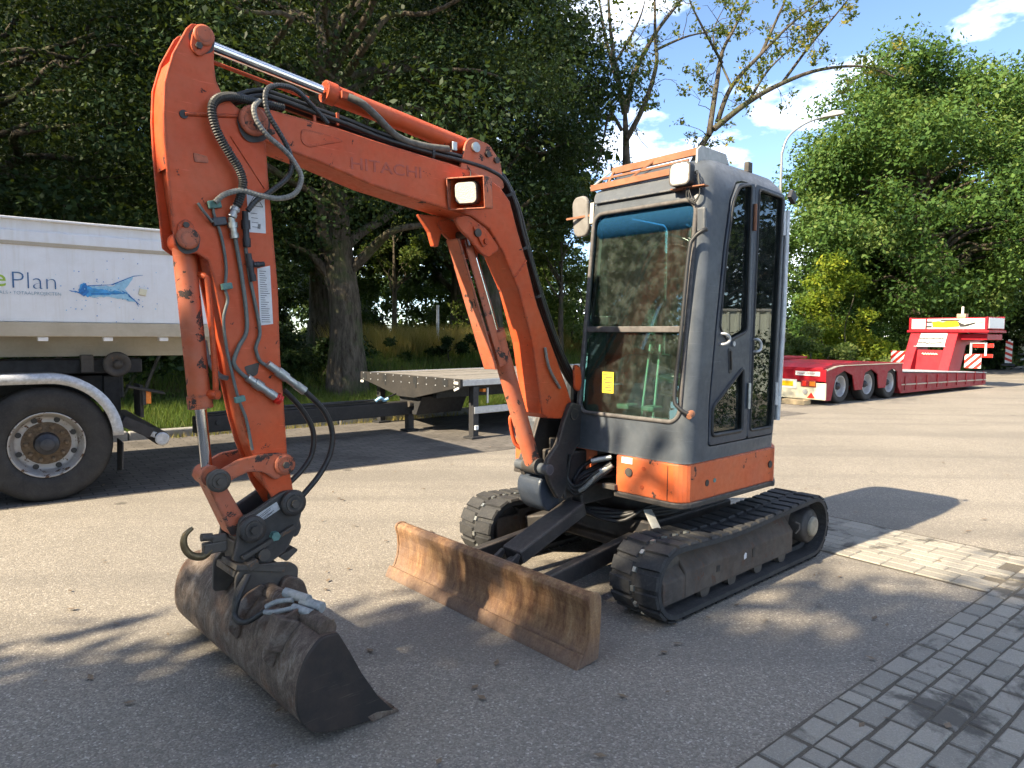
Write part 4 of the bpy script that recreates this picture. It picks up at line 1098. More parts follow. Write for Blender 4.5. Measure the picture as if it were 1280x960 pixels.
pin(2.795, 2.596, 0.026, HWA + 0.030, M['orange_worn'])
MB().prism(round_poly([(2.835, 2.60), (2.80, 2.645), (2.755, 2.60), (2.77, 2.55), (2.815, 2.51), (2.845, 2.54)], 0.02), BV + HWA + 0.010, BV + HWA + 0.021).build('pin_keeper', M['orange'], arm, 0.003)
MB().cyl((2.815, BV + HWA + 0.02, 2.552), (2.815, BV + HWA + 0.032, 2.552), 0.013, n=6).build('keeper_bolt', M['grime_steel'], arm)
pin(2.612, 2.318, 0.040, HWB + 0.022, M['orange_worn'], 'boom_pivot_pin')
MB().prism(round_poly([(2.62, 2.28), (2.56, 2.27), (2.52, 2.285), (2.52, 2.30), (2.58, 2.305)], 0.012), BV + HWB + 0.003, BV + HWB + 0.012).build('pin_keeper', M['orange_worn'], arm, 0.002)
pin(2.872, 1.829, 0.028, HWA + 0.030, M['orange_worn'], 'cylinder_pin')
MB().prism(round_poly([(2.905, 1.80), (2.908, 1.88), (2.875, 1.905), (2.845, 1.88), (2.842, 1.80), (2.872, 1.785)], 0.02), BV + HWA + 0.010, BV + HWA + 0.020).build('pin_keeper', M['orange'], arm, 0.003)
MB().cyl((2.878, BV + HWA + 0.018, 1.878), (2.878, BV + HWA + 0.030, 1.878), 0.012, n=6).build('keeper_bolt', M['grime_steel'], arm)
for gu, gz, gr, gv in ((2.606, 2.308, 0.070, HWB + 0.0045), (2.798, 2.582, 0.050, HWA + 0.0108), (2.868, 1.820, 0.047, HWA + 0.0108)):
    ring_ = [(gu + gr * (1 + 0.07 * math.sin(2 * q + 4) + 0.03 * math.sin(5 * q + 1)) * math.cos(q), gz + gr * (1 + 0.07 * math.sin(2 * q + 4) + 0.03 * math.sin(5 * q + 1)) * math.sin(q)) for q in np.linspace(0, 6.15, 28)]
    MB().prism(ring_, BV + gv, BV + gv + 0.0012).build('grease_smear', M['black_steel'], arm)
MB().tube([(2.868, BV + HWA + 0.012, 2.292), (2.62, BV + HWA + 0.012, 2.335)], 0.008, 8).build('grease_tube', M['orange'], arm)
MB().cyl((2.872, BV + HWA + 0.004, 2.290), (2.872, BV + HWA + 0.0145, 2.290), 0.016, n=14).build('grease_port', M['plastic_black'], arm)
MB().prism(round_poly([(2.842, 2.155), (2.790, 2.150), (2.785, 2.125), (2.838, 2.120)], 0.006), BV + HWA + 0.010, BV + HWA + 0.014).build('rating_plate', M['orange_worn'], arm, 0.001)
MB().tube([(2.70, BV + HWA + 0.011, 2.245), (2.565, BV + HWA + 0.011, 2.06)], 0.003, 5).build('weld_seam', M['orange'], arm)
dz_ = BV + HWA + 0.0115
def decal(poly, name='warning_decal'):
    return MB().add([(u, dz_, z) for u, z in poly], [(0, 1, 2, 3)]).build(name, M['decal'], arm)
decal([(2.640, 2.035), (2.566, 2.040), (2.563, 1.880), (2.632, 1.878)])
decal([(2.602, 1.735), (2.548, 1.750), (2.539, 1.510), (2.594, 1.503)])
dd = MB(); tri = [(2.632, 1.985), (2.574, 1.985), (2.604, 2.032)]
for i in range(3):
    a, b = tri[i], tri[(i + 1) % 3]; dd.bar((a[0], dz_ + .0006, a[1]), (b[0], dz_ + .0006, b[1]), 0.0025, 0.0006, (0, 1, 0))
for i in range(3): dd.bar((2.586 + .004 * i, dz_ + .0006, 1.915), (2.588 + .004 * i, dz_ + .0006, 1.895), 0.0025, 0.0006, (0, 1, 0))
for i in range(4): dd.bar((2.625 - .002 * i, dz_ + .0006, 1.955 - i * .018), (2.598 - .002 * i, dz_ + .0006, 1.955 - i * .018), 0.002, 0.0006, (0, 1, 0))
for i in range(24):
    z = 1.725 - i * 0.009; w = random.uniform(.018, .040)
    dd.bar((2.594 - i * .0003, dz_ + .0006, z), (2.594 - w - i * .0003, dz_ + .0006, z), 0.0022, 0.0006, (0, 1, 0))
dd.build('decal_print', M['ink'], arm)['kind'] = 'stuff'

# -- cylinders
def ram(name, a, b, split, r, rr, mat, va=BV, eye=0.0, parent=EX):
    A, B = Vector((a[0], va, a[1])), Vector((b[0], va, b[1])); S = A.lerp(B, split)
    body = MB(); body.cyl(A, S, r, n=22)
    d = (B - A).normalized(); body.cyl(S - d * 0.05, S, r * 1.13, n=22)
    o = body.build(name, mat, parent, 0.004)
    MB().cyl(S - d * 0.02, B, rr, n=20).build('piston_rod', M['chrome'], o)
    return o, A, S, B, d
ac, A, S, B_, d = ram('arm_cylinder', (1.43, 2.450), (2.785, 2.605), 0.605, 0.043, 0.0215, M['orange'])
MB().cyl((1.43, BV - 0.045, 2.45), (1.43, BV + 0.045, 2.45), 0.045, n=18).build('cylinder_eye', M['black_steel'], ac, 0.004)
MB().cyl((2.79, BV - 0.05, 2.603), (2.79, BV + 0.05, 2.603), 0.042, n=18).build('rod_eye', M['orange_worn'], ac, 0.004)
MB().tube(smooth_path([(2.16, BV + 0.052, 2.528), (2.10, BV + 0.075, 2.505), (2.02, BV + 0.07, 2.465), (1.90, BV + 0.06, 2.40), (1.75, BV + 0.06, 2.388), (1.60, BV + 0.055, 2.402)], 6), 0.017, 9).build('cylinder_hose', M['hose_dusty'], ac)
MB().box((2.165, BV + 0.045, 2.53), (0.06, 0.03, 0.035)).build('port_block', M['orange'], ac, 0.004)
MB().box((1.555, BV + 0.045, 2.425), (0.03, 0.02, 0.045)).build('port_block', M['zinc'], ac, 0.004)
MB().tube([(2.30, BV - 0.05, 2.513), (2.72, BV - 0.05, 2.56)], 0.009, 8).build('return_pipe', M['orange'], ac)
bc_, A, S, B_, d = ram('bucket_cylinder', (2.858, 1.80), (2.790, 0.905), 0.705, 0.043, 0.0225, M['orange_worn'])
MB().cyl((2.866, BV - 0.045, 1.822), (2.866, BV + 0.045, 1.822), 0.040, n=18).build('cylinder_eye', M['orange'], bc_, 0.004)
MB().cyl((2.79, BV - 0.05, 0.895), (2.79, BV + 0.05, 0.895), 0.042, n=18).build('rod_eye', M['orange_worn'], bc_, 0.004)
MB().tube(smooth_path([(2.812, BV + 0.02, 1.70), (2.796, BV + 0.055, 1.69), (2.788, BV + 0.058, 1.64), (2.768, BV + 0.055, 1.26), (2.775, BV + 0.03, 1.22)], 5), 0.012, 8).build('cylinder_pipe', M['orange'], bc_)
MB().cyl((2.79, BV + 0.02, 1.225), (2.765, BV + 0.07, 1.225), 0.019, n=12).build('port_block', M['orange'], bc_)
MB().tube(smooth_path([(2.785, BV - 0.01, 1.44), (2.775, BV, 1.36), (2.735, BV, 1.30), (2.70, BV, 1.285)], 6), 0.011, 8).build('cylinder_hose', M['hose_pale'], bc_)
bo, A, S, B_, d = ram('boom_cylinder', (0.915, 0.690), (1.425, 1.985), 0.62, 0.048, 0.024, M['orange_worn'])
MB().cyl((0.92, BV - 0.055, 0.70), (0.92, BV + 0.055, 0.70), 0.05, n=18).build('cylinder_eye', M['black_steel'], bo, 0.004)
gp = MB(); gp.bar((1.245, BV - 0.015, 1.28), (1.515, BV - 0.015, 1.97), 0.105, 0.012, (-1, 0, 0.4)); gp.bar((1.205, BV + 0.04, 1.30), (1.45, BV + 0.04, 1.93), 0.008, 0.05, (-1, 0, 0.4))
gp.build('rod_guard', M['orange_worn'], bo, 0.003)
MB().tube(smooth_path([(1.01, BV - 0.06, 1.0), (1.04, BV - 0.075, 0.98), (1.0, BV - 0.08, 0.84), (0.965, BV - 0.06, 0.80)], 5), 0.012, 8).build('cylinder_pipe', M['orange'], bo)

# -- hoses and pipes on the arm and boom
H1 = [(2.47, 2.408), (2.612, 2.400), (2.657, 2.398), (2.713, 2.388), (2.756, 2.366), (2.781, 2.331), (2.779, 2.284), (2.759, 2.228), (2.718, 2.163), (2.685, 2.114), (2.67, 2.064), (2.681, 2.006), (2.697, 1.967)]
H2 = [(2.591, 2.399), (2.62, 2.361), (2.612, 2.308), (2.574, 2.26), (2.501, 2.21), (2.457, 2.16), (2.437, 2.109), (2.466, 2.046), (2.532, 2.017), (2.611, 2.019), (2.681, 2.028), (2.743, 2.006), (2.777, 1.972)]
H3 = [(2.267, 2.386), (2.359, 2.448), (2.426, 2.481), (2.492, 2.481), (2.553, 2.457), (2.576, 2.414), (2.568, 2.35), (2.529, 2.289), (2.489, 2.227), (2.47, 2.166), (2.491, 2.108), (2.567, 2.039), (2.62, 2.0), (2.66, 1.951)]
TA = [(2.697, 1.869), (2.689, 1.811), (2.675, 1.724), (2.658, 1.575), (2.657, 1.479), (2.687, 1.421), (2.707, 1.373), (2.708, 1.345), (2.68, 1.308), (2.635, 1.274)]
TB = [(2.653, 1.814), (2.64, 1.704), (2.619, 1.593), (2.601, 1.479), (2.616, 1.424), (2.619, 1.404), (2.603, 1.358), (2.57, 1.335)]
TC = [(2.762, 1.979), (2.775, 1.941), (2.747, 1.849), (2.731, 1.735), (2.736, 1.648), (2.728, 1.601), (2.745, 1.528), (2.738, 1.425), (2.718, 1.316), (2.692, 1.202), (2.664, 1.122), (2.641, 0.992)]
L1 = [(2.417, 1.224), (2.333, 1.139), (2.292, 1.044), (2.301, 0.945), (2.356, 0.852), (2.443, 0.766), (2.495, 0.712)]
L2 = [(2.479, 1.227), (2.403, 1.145), (2.348, 1.042), (2.353, 0.942), (2.4, 0.872), (2.468, 0.817)]
def hose(name, pts, v, r, mat, step=None, ribs=None, parent=arm, n=9, vf=None):
    P = [(p[0], (v if vf is None else vf(i / (len(pts) - 1))), p[1]) for i, p in enumerate(pts)]
    S_ = smooth_path(P, 8)
    if step: S_ = resample(S_, step)
    return MB().tube(S_, r, n, ribs=ribs).build(name, mat, parent)
hose('ribbed_hose', H1, -0.045, 0.0185, M['hose_rib'], 0.0048, 0.80, vf=lambda t: -0.10 + 0.06 * min(1, t * 2.5))
hose('spiral_hose', H2, -0.02, 0.0115, M['hose_grey'], 0.006, 0.88, vf=lambda t: -0.05 + 0.035 * math.sin(t * 3.1))
hose('spiral_hose', H3, -0.03, 0.0110, M['hose_rib'], 0.006, 0.88, vf=lambda t: -0.10 + 0.075 * math.sin(min(1, t * 1.4) * 1.9))
hose('steel_pipe', TA, -0.068, 0.0085, M['pipe_grey']); hose('steel_pipe', TB, -0.070, 0.0075, M['pipe_grey']); hose('thin_pipe', TC, -0.072, 0.0062, M['pipe_grey'])
hose('tip_hose', L1, -0.05, 0.0125, M['hose_black']); hose('tip_hose', L2, -0.12, 0.0120, M['hose_black'])
def fit(u0, z0, u1, z1, v, r, mat, name='hose_fitting'):
    o = MB(); o.cyl((u0, v, z0), (u1, v, z1), r, n=8)
    a, b = Vector((u0, v, z0)), Vector((u1, v, z1)); o.cyl(a.lerp(b, .25), a.lerp(b, .5), r * 1.35, n=6); o.cyl(a.lerp(b, .75), b, r * 1.2, n=6)
    o.build(name, mat, arm)
fit(2.692, 1.975, 2.712, 1.925, -0.05, 0.014, M['galv']); fit(2.712, 1.925, 2.700, 1.845, -0.058, 0.0145, M['zinc']); fit(2.657, 1.955, 2.652, 1.815, -0.058, 0.013, M['hub'])
fit(2.645, 1.79, 2.628, 1.68, -0.062, 0.012, M['hub']); fit(2.628, 1.745, 2.585, 1.752, -0.055, 0.010, M['hub'])
fit(2.660, 1.292, 2.545, 1.207, -0.062, 0.0165, M['zinc']); fit(2.545, 1.207, 2.522, 1.19, -0.06, 0.019, M['lamp_red']); fit(2.575, 1.345, 2.415, 1.224, -0.058, 0.0165, M['zinc'])
def clamp(u, z, s=0.022, m_='teal_clamp'):
    MB().box((u, -0.068, z), (s * 1.9, 0.022, s * 1.15), Matrix.Rotation(R_(12), 3, 'Y')).build('pipe_clamp', M[m_], arm, 0.004)
clamp(2.772, 1.968, 0.026); clamp(2.755, 1.905, 0.028, 'hub'); clamp(2.732, 1.655); clamp(2.690, 1.205)
MB().tube([(2.832, -0.070, 1.965), (2.82, -0.06, 1.94), (2.785, -0.062, 1.90), (2.77, -0.066, 1.905)], 0.006, 6).build('stub_pipe', M['pipe_grey'], arm)
wear = MB().prism(round_poly([(2.665, 1.335), (2.60, 1.352), (2.61, 1.30), (2.645, 1.29)], 0.01), dz_ + 0.0003, dz_ + 0.001).build('bare_patch', M['grime_steel'], arm)
BH = [(2.70, 2.36), (2.58, 2.420), (2.492, 2.425), (2.295, 2.402), (2.178, 2.392), (1.97, 2.365), (1.693, 2.350), (1.48, 2.345), (1.325, 2.330), (1.218, 2.290), (1.140, 2.18), (1.075, 2.02), (0.985, 1.800), (0.880, 1.575), (0.783, 1.389), (0.665, 1.22), (0.54, 1.09), (0.47, 0.95), (0.49, 0.80)]
bh = MB()
for k, (dv, dz, r) in enumerate(((0.062, 0.012, 0.0115), (0.036, 0.020, 0.0115), (0.010, 0.012, 0.0115), (0.050, 0.036, 0.0105), (-0.02, 0.02, 0.0115))):
    bh.tube(smooth_path([(u - (0.010 if i > 9 else 0) * k + random.uniform(-.004, .004), BV + dv + random.uniform(-.004, .004), z + dz * (1 if i < 10 else 0.3)) for i, (u, z) in enumerate(BH)], 6), r, 7)
bh.build('boom_hoses', M['hose_black'], boom)
for u, z in ((2.33, 2.40), (2.22, 2.41)):
    MB().box((u, BV + 0.062, z + 0.005), (0.014, 0.010, 0.055)).build('hose_bracket', M['orange'], boom, 0.002)
for u, z in ((1.70, 2.362), (1.17, 2.24), (1.06, 1.96), (0.94, 1.70)):
    MB().lathe((u, BV + 0.025, z), (1, 0, 0.02) if u > 1.3 else (0.45, 0, 1), [(-0.008, 0.05), (0.008, 0.05)], 12).build('hose_strap', M['plastic_black'], boom)
MB().tube(smooth_path([(0.93, BV + HWB + 0.012, 1.40), (0.90, BV + HWB + 0.02, 1.28), (0.80, BV + HWB + 0.012, 1.16)], 5), 0.009, 7).build('grey_hose', M['hose_grey'], boom)
MB().prism(round_poly([(0.715, 1.30), (0.655, 1.29), (0.635, 1.19), (0.655, 1.13), (0.705, 1.15)], 0.03), BV + 0.115, BV + 0.127).build('hose_guard', M['orange'], boom, 0.004)

# -- bucket linkage, coupler and bucket
GUIDE = round_poly([(2.485, 0.935), (2.52, 0.968), (2.60, 0.972), (2.70, 0.962), (2.78, 0.925), (2.822, 0.880), (2.785, 0.845), (2.735, 0.880), (2.666, 0.905), (2.60, 0.895), (2.55, 0.855), (2.515, 0.87)], 0.015)
for s in (1, -1):
    MB().prism(GUIDE, BV + s * 0.086, BV + s * 0.108).build('guide_link', M['orange_worn'], EX, 0.005)
lk = MB().prism(round_poly([(2.825, 0.90), (2.765, 0.91), (2.655, 0.69), (2.66, 0.64), (2.715, 0.63)], 0.02), BV - 0.055, BV + 0.055).build('bucket_link', M['orange_worn'], EX, 0.006)
for u, z, r, w, m_ in ((2.785, 0.887, 0.030, 0.125, 'grime_steel'), (2.512, 0.918, 0.030, 0.122, 'orange_worn'), (2.478, 0.748, 0.036, 0.13, 'black_steel'), (2.655, 0.668, 0.036, 0.13, 'black_steel')):
    p = MB().cyl((u, BV - w, z), (u, BV + w, z), r, n=20).build('linkage_pin', M[m_], EX, 0.005)
    MB().lathe((u, BV + w - 0.022, z), (0, 1, 0), [(0, r * 1.05), (0, r * 1.55), (0.018, r * 1.5), (0.02, r * 1.05)], 22).build('pin_boss', M[m_], p)
    MB().cyl((u, BV + w, z), (u, BV + w + 0.012, z), r * 0.5, n=6).build('pin_bolt', M['grime_steel'], p)
CPL = round_poly([(2.425, 0.79), (2.47, 0.80), (2.52, 0.80), (2.64, 0.735), (2.70, 0.715), (2.715, 0.62), (2.735, 0.545), (2.60, 0.490), (2.50, 0.545), (2.455, 0.625), (2.43, 0.70)], 0.02)
cp = MB(); cp.prism(CPL, BV + 0.075, BV + 0.100); cp.prism(CPL, BV - 0.100, BV - 0.075)
cp.box((2.60, BV, 0.56), (0.20, 0.16, 0.09)); cp.box((2.66, BV, 0.60), (0.05, 0.15, 0.12))
cpo = cp.build('quick_coupler', M['black_steel'], EX, 0.005)
cp2 = MB(); cp2.bar((2.70, BV + 0.108, 0.555), (2.475, BV + 0.108, 0.645), 0.018, 0.03, (0, 1, 0)); cp2.bar((2.735, BV + 0.06, 0.53), (2.53, BV + 0.06, 0.475), 0.16, 0.022)
cp2.prism(round_poly([(2.535, 0.52), (2.46, 0.545), (2.445, 0.53), (2.50, 0.49)], 0.01), BV + 0.03, BV + 0.09)
cp2.build('coupler_wedge', M['grime_steel'], cpo, 0.004)
pl = MB().prism([(2.568, 0.745), (2.51, 0.775), (2.525, 0.80), (2.58, 0.77)], BV + 0.101, BV + 0.104)
pl = MB().add([(2.645, BV + 0.1015, 0.715), (2.545, BV + 0.1015, 0.762), (2.530, BV + 0.1015, 0.728), (2.628, BV + 0.1015, 0.682)], [(0, 1, 2, 3)]).build('maker_plate', M['alu'], cpo)
px_ = MB()
for i in range(4): px_.bar((2.628 - .003 * i, BV + 0.1022, 0.708 - .007 * i), (2.56 - .003 * i + random.uniform(0, .02), BV + 0.1022, 0.741 - .007 * i), 0.0022, 0.0005, (0, 1, 0))
px_.build('plate_print', M['ink'], cpo)['kind'] = 'stuff'
hk = smooth_path([(2.800, BV + 0.05, 0.600), (2.835, BV + 0.05, 0.577), (2.878, BV + 0.05, 0.592), (2.902, BV + 0.05, 0.632), (2.898, BV + 0.05, 0.675), (2.868, BV + 0.05, 0.700)], 5)
MB().tube(hk, 0.014, 10, rad=[0.016 - 0.009 * (i / (len(hk) - 1)) ** 3 for i in range(len(hk))]).build('lifting_hook', M['hook_brass'], cpo)
hb2 = MB(); hb2.box((2.785, BV + 0.045, 0.605), (0.09, 0.04, 0.045)); hb2.cyl((2.80, BV + 0.06, 0.652), (2.84, BV + 0.06, 0.657), 0.018, n=6); hb2.box((2.77, BV + 0.05, 0.64), (0.06, 0.03, 0.03))
hb2.build('hook_seat', M['grime_steel'], cpo, 0.006)
MB().prism(round_poly([(2.50, 0.66), (2.46, 0.685), (2.425, 0.665), (2.415, 0.62), (2.432, 0.585), (2.455, 0.58), (2.448, 0.605), (2.47, 0.63)], 0.012), BV - 0.05, BV + 0.06).build('rear_hook', M['black_steel'], cpo, 0.006)
MB().cyl((2.56, BV + 0.10, 0.62), (2.56, BV + 0.125, 0.62), 0.020, n=6).build('green_cap', M['teal_clamp'], cpo)
bn = MB(); bn.box((2.665, BV + 0.12, 0.525), (0.045, 0.05, 0.035), Matrix.Rotation(R_(20), 3, 'Y')); bn.cyl((2.615, BV + 0.10, 0.555), (2.615, BV + 0.135, 0.555), 0.026, n=12)
bn.build('coupler_bolt', M['grime_steel'], cpo, 0.004)

V0, V1 = -0.795, 0.495
BKO = [(2.575, 0.388), (2.635, 0.391), (2.672, 0.365), (2.708, 0.32), (2.735, 0.24), (2.736, 0.150), (2.706, 0.085), (2.650, 0.044), (2.517, 0.018), (2.334, 0.002)]
def inset_line(P, d):
    out = []
    for i in range(len(P)):
        a = Vector(P[max(i - 1, 0)]); b = Vector(P[min(i + 1, len(P) - 1)]); t = (b - a).normalized(); n = Vector((-t.y, t.x)) * d
        out.append((P[i][0] - n.x * -1, P[i][1] - n.y * -1))
    return out
op = smooth_path([(u, 0, z) for u, z in BKO], 4); outp = [(p.x, p.z) for p in op]
inn = inset_line(outp, -0.016)
bk = MB(); k = len(outp)
for pts, flip in ((outp, False), (inn, True)):
    vs_ = [(u, V0, z) for u, z in pts] + [(u, V1, z) for u, z in pts]
    fs_ = [(i, i + 1, k + i + 1, k + i) for i in range(k - 1)]
    bk.add(vs_, [f[::-1] for f in fs_] if flip else fs_, True)
for e in (0, k - 1):
    bk.add([(outp[e][0], V0, outp[e][1]), (outp[e][0], V1, outp[e][1]), (inn[e][0], V1, inn[e][1]), (inn[e][0], V0, inn[e][1])], [(0, 1, 2, 3)])
bucket = bk.build('bucket_shell', M['bucket'], EX)
END = outp + [(2.413, 0.095), (2.481, 0.207), (2.527, 0.299)]
for a, b in ((V1 - 0.002, V1 + 0.016), (V0 - 0.016, V0 + 0.002)):
    MB().prism(END, a, b).build('end_plate', M['bucket'] if a < 0 else M['scuffed'], bucket, 0.003)
MB().prism([(2.318, 0.0), (2.325, 0.010), (2.42, 0.034), (2.46, 0.030), (2.44, 0.004)], V0 - 0.018, V1 + 0.018).build('lip_plate', M['bucket'], bucket, 0.002)
for v in (0.30, -0.03):
    MB().prism(round_poly([(2.60, 0.398), (2.665, 0.372), (2.712, 0.315), (2.739, 0.235), (2.775, 0.285), (2.765, 0.34), (2.70, 0.415), (2.63, 0.44)], 0.015), v, v + 0.014).build('back_rib', M['bucket'], bucket, 0.003)
MB().box((2.705, 0.305, 0.36), (0.09, 0.07, 0.12), Matrix.Rotation(R_(-25), 3, 'Y')).build('back_gusset', M['bucket'], bucket, 0.006)
tp = MB(); tp.cyl((2.60, V0 + 0.05, 0.40), (2.60, V1 - 0.02, 0.40), 0.035, n=14)
tp.build('torsion_tube', M['bucket'], bucket)
ear = round_poly([(2.74, 0.36), (2.735, 0.49), (2.70, 0.53), (2.50, 0.50), (2.465, 0.47), (2.47, 0.41), (2.53, 0.385), (2.58, 0.36), (2.66, 0.35)], 0.02)
for v in (BV - 0.13, BV + 0.115):
    MB().prism(ear, v, v + 0.016).build('hanger_ear', M['grime_steel'], bucket, 0.004)
MB().box((2.62, BV, 0.475), (0.22, 0.20, 0.03), Matrix.Rotation(R_(-8), 3, 'Y')).build('coupler_seat', M['grime_steel'], bucket, 0.006)
MB().prism(round_poly([(2.535, 0.455), (2.455, 0.42), (2.43, 0.33), (2.50, 0.31), (2.575, 0.385)], 0.03), BV + 0.13, BV + 0.16).build('side_ear', M['bucket'], bucket, 0.006)
sq = MB()
for k_ in range(3): sq.tube(smooth_path([(2.695 - .004 * k_, -0.02, 0.49), (2.745, 0.0 + .012 * k_, 0.43), (2.765, 0.03, 0.36 - .006 * k_), (2.75, 0.10, 0.35), (2.70, 0.155, 0.395)], 5), 0.011, 7)
sq.build('tilt_hose', M['hose_black'], bucket)
sq = MB(); sq.tube(smooth_path([(2.69, 0.15, 0.41), (2.66, 0.19, 0.435), (2.625, 0.25, 0.45)], 4), 0.010, 7); sq.tube(smooth_path([(2.70, 0.16, 0.395), (2.68, 0.21, 0.405), (2.64, 0.28, 0.43)], 4), 0.010, 7)
sq.tube([(2.63, 0.19, 0.465), (2.585, 0.30, 0.455)], 0.019, 8); sq.tube([(2.60, 0.27, 0.445), (2.56, 0.36, 0.435)], 0.021, 8); sq.tube([(2.635, 0.27, 0.43), (2.605, 0.36, 0.425)], 0.016, 8)
sq.build('tilt_fittings', M['hose_pale'], bucket)

# ------------------------------------------------------------------ wheels
def make_wheel(parent, c, side, R0, W, rim_r, mat_rim, name='wheel', nuts=10, rust=True, holes=8):
    """axle along local y; side = -1: outer face towards -y"""
    c = Vector(c); ax = Vector((0, side, 0)); p0 = c - ax * W
    ty = MB(); ty.lathe(p0, ax, [(0.0, rim_r), (0.0, R0 * 0.90), (0.02, R0 * 0.965), (0.05, R0), (W - 0.05, R0), (W - 0.02, R0 * 0.968), (W - 0.003, R0 * 0.92), (W, R0 * 0.84), (W - 0.004, R0 * 0.78), (W, R0 * 0.70), (W - 0.015, rim_r * 1.02), (W - 0.03, rim_r)], 48)
    for f in (0.25, 0.42, 0.58, 0.75):
        ty.lathe(p0, ax, [(W * f - .006, R0 + .0005), (W * f - .004, R0 - 0.012), (W * f + .004, R0 - .012), (W * f + .006, R0 + .0005)], 48)
    tyre = ty.build(name, M['tyre'], parent)
    d = rim_r
    rm = MB(); rm.lathe(p0, ax, [(W - 0.030, d * 0.99), (W - 0.012, d * 1.0), (W - 0.010, d * 0.965), (W - 0.030, d * 0.945), (W - 0.055, d * 0.91), (W - 0.10, d * 0.87), (W - 0.14, d * 0.84), (W - 0.155, d * 0.80), (W - 0.14, d * 0.69), (W - 0.145, d * 0.60)], 40)
    rim = rm.build('rim', mat_rim, tyre)
    hm = MB()
    for k in range(holes):
        a = 2 * math.pi * (k + .5) / holes
        q = c - ax * 0.148 + Vector((math.cos(a), 0, math.sin(a))) * d * 0.765
        hm.cyl(q, q + ax * 0.012, d * 0.085, n=12)
    if holes: hm.build('rim_hole', M['plastic_black'], tyre)
    dm = MB(); dm.lathe(p0, ax, [(W - 0.145, d * 0.66), (W - 0.135, d * 0.64), (W - 0.135, d * 0.34), (W - 0.12, d * 0.32)], 32)
    for k in range(nuts):
        a = 2 * math.pi * k / nuts
        q = c - ax * 0.135 + Vector((math.cos(a), 0, math.sin(a))) * d * 0.52
        dm.cyl(q, q + ax * 0.035, d * 0.062, n=6); dm.cyl(q, q + ax * 0.055, d * 0.03, n=8)
    dm.build('wheel_disc', M['hub_rust'] if rust else mat_rim, tyre)
    hb_ = MB(); hb_.lathe(p0, ax, [(W - 0.13, d * 0.35), (W - 0.06, d * 0.33), (W - 0.045, d * 0.30), (W - 0.045, d * 0.22), (W - 0.02, d * 0.20), (W - 0.015, d * 0.16), (W - 0.015, 0.0)], 28)
    hb_.build('hub', M['hub'], tyre)
    return tyre

# ------------------------------------------------------------------ white tipper truck (road frame, near side at n = 7.05; local x along the road, y across)
TR = empty('tipper_truck', RW(0, 7.05), RA)
tag(TR, 'white tipper truck with blue splash logo and ePlan lettering behind the excavator bucket', 'truck')
XR, XF = 1.86, -5.6
body = MB()
body.prism([(0.0, 1.55), (0.0, 2.20), (-0.012, 2.215), (-0.012, 2.30), (0.0, 2.31), (0.0, 2.392), (0.07, 2.392), (0.07, 1.62), (2.43, 1.62), (2.43, 2.392), (2.50, 2.392), (2.50, 1.55)], XF, XR, 'u')
tb = body.build('tipper_body', M['white_body'], TR, 0.006)
MB().box(((XF + XR) / 2, -0.004, 2.20), (XR - XF, 0.012, 0.035)).build('side_moulding', M['cream'], tb, 0.004)
MB().box(((XF + XR) / 2, 0.0, 2.398), (XR - XF, 0.085, 0.018)).build('top_rail', M['white_body'], tb, 0.004)
MB().box(((XF + XR) / 2, 0.035, 1.487), (XR - XF, 0.10, 0.122)).build('bottom_rail', M['cream'], tb, 0.006)
tg = MB(); tg.box((XR + 0.03, 1.25, 1.97), (0.06, 2.40, 0.80)); tg.build('tailgate', M['white_body'], tb, 0.01)
MB().box(((XF + XR) / 2, 0.42, 1.335), (XR - XF - 0.05, 0.08, 0.185)).build('sub_frame', M['cream'], tb, 0.006)
for x in (0.40, 0.88, 1.33, -0.3, -1.1):
    MB().box((x, 0.05, 1.405), (0.075, 0.10, 0.035)).build('body_block', M['white_body'], tb, 0.004)
ch = MB()
for y in (0.85, 1.65): ch.box((-2.1, y, 1.02), (6.4, 0.08, 0.28))
ch.box((-2.1, 0.60, 1.15), (6.6, 0.5, 0.13)); ch.box((0.75, 0.62, 0.95), (0.6, 0.3, 0.22)); ch.box((0.40, 1.25, 0.52), (0.14, 1.9, 0.14)); ch.box((-0.97, 1.25, 0.52), (0.14, 1.9, 0.14))
ch.box((1.05, 1.25, 0.98), (0.10, 0.9, 0.30)); ch.box((0.95, 0.45, 0.78), (0.14, 0.06, 0.55))
ch.build('chassis', M['chassis'], TR, 0.01)
MB().box((0.74, 0.30, 1.18), (0.10, 0.10, 0.16)).build('body_stop', M['grime_steel'], TR, 0.006)
ro = MB(); ro.lathe((0.972, 0.26, 1.172), (0, -1, 0), [(0, 0.03), (0, 0.112), (0.045, 0.116), (0.055, 0.10), (0.055, 0.055), (0.045, 0.05), (0.06, 0.035), (0.075, 0.03), (0.075, 0)], 28)
ro.build('tipping_roller', M['grime_steel'], TR)
for x in (0.402, -0.95):
    make_wheel(TR, (x, 0.0, 0.498), -1, 0.498, 0.30, 0.283, M['rim'])
    make_wheel(TR, (x, 2.5, 0.498), 1, 0.498, 0.30, 0.283, M['rim'])
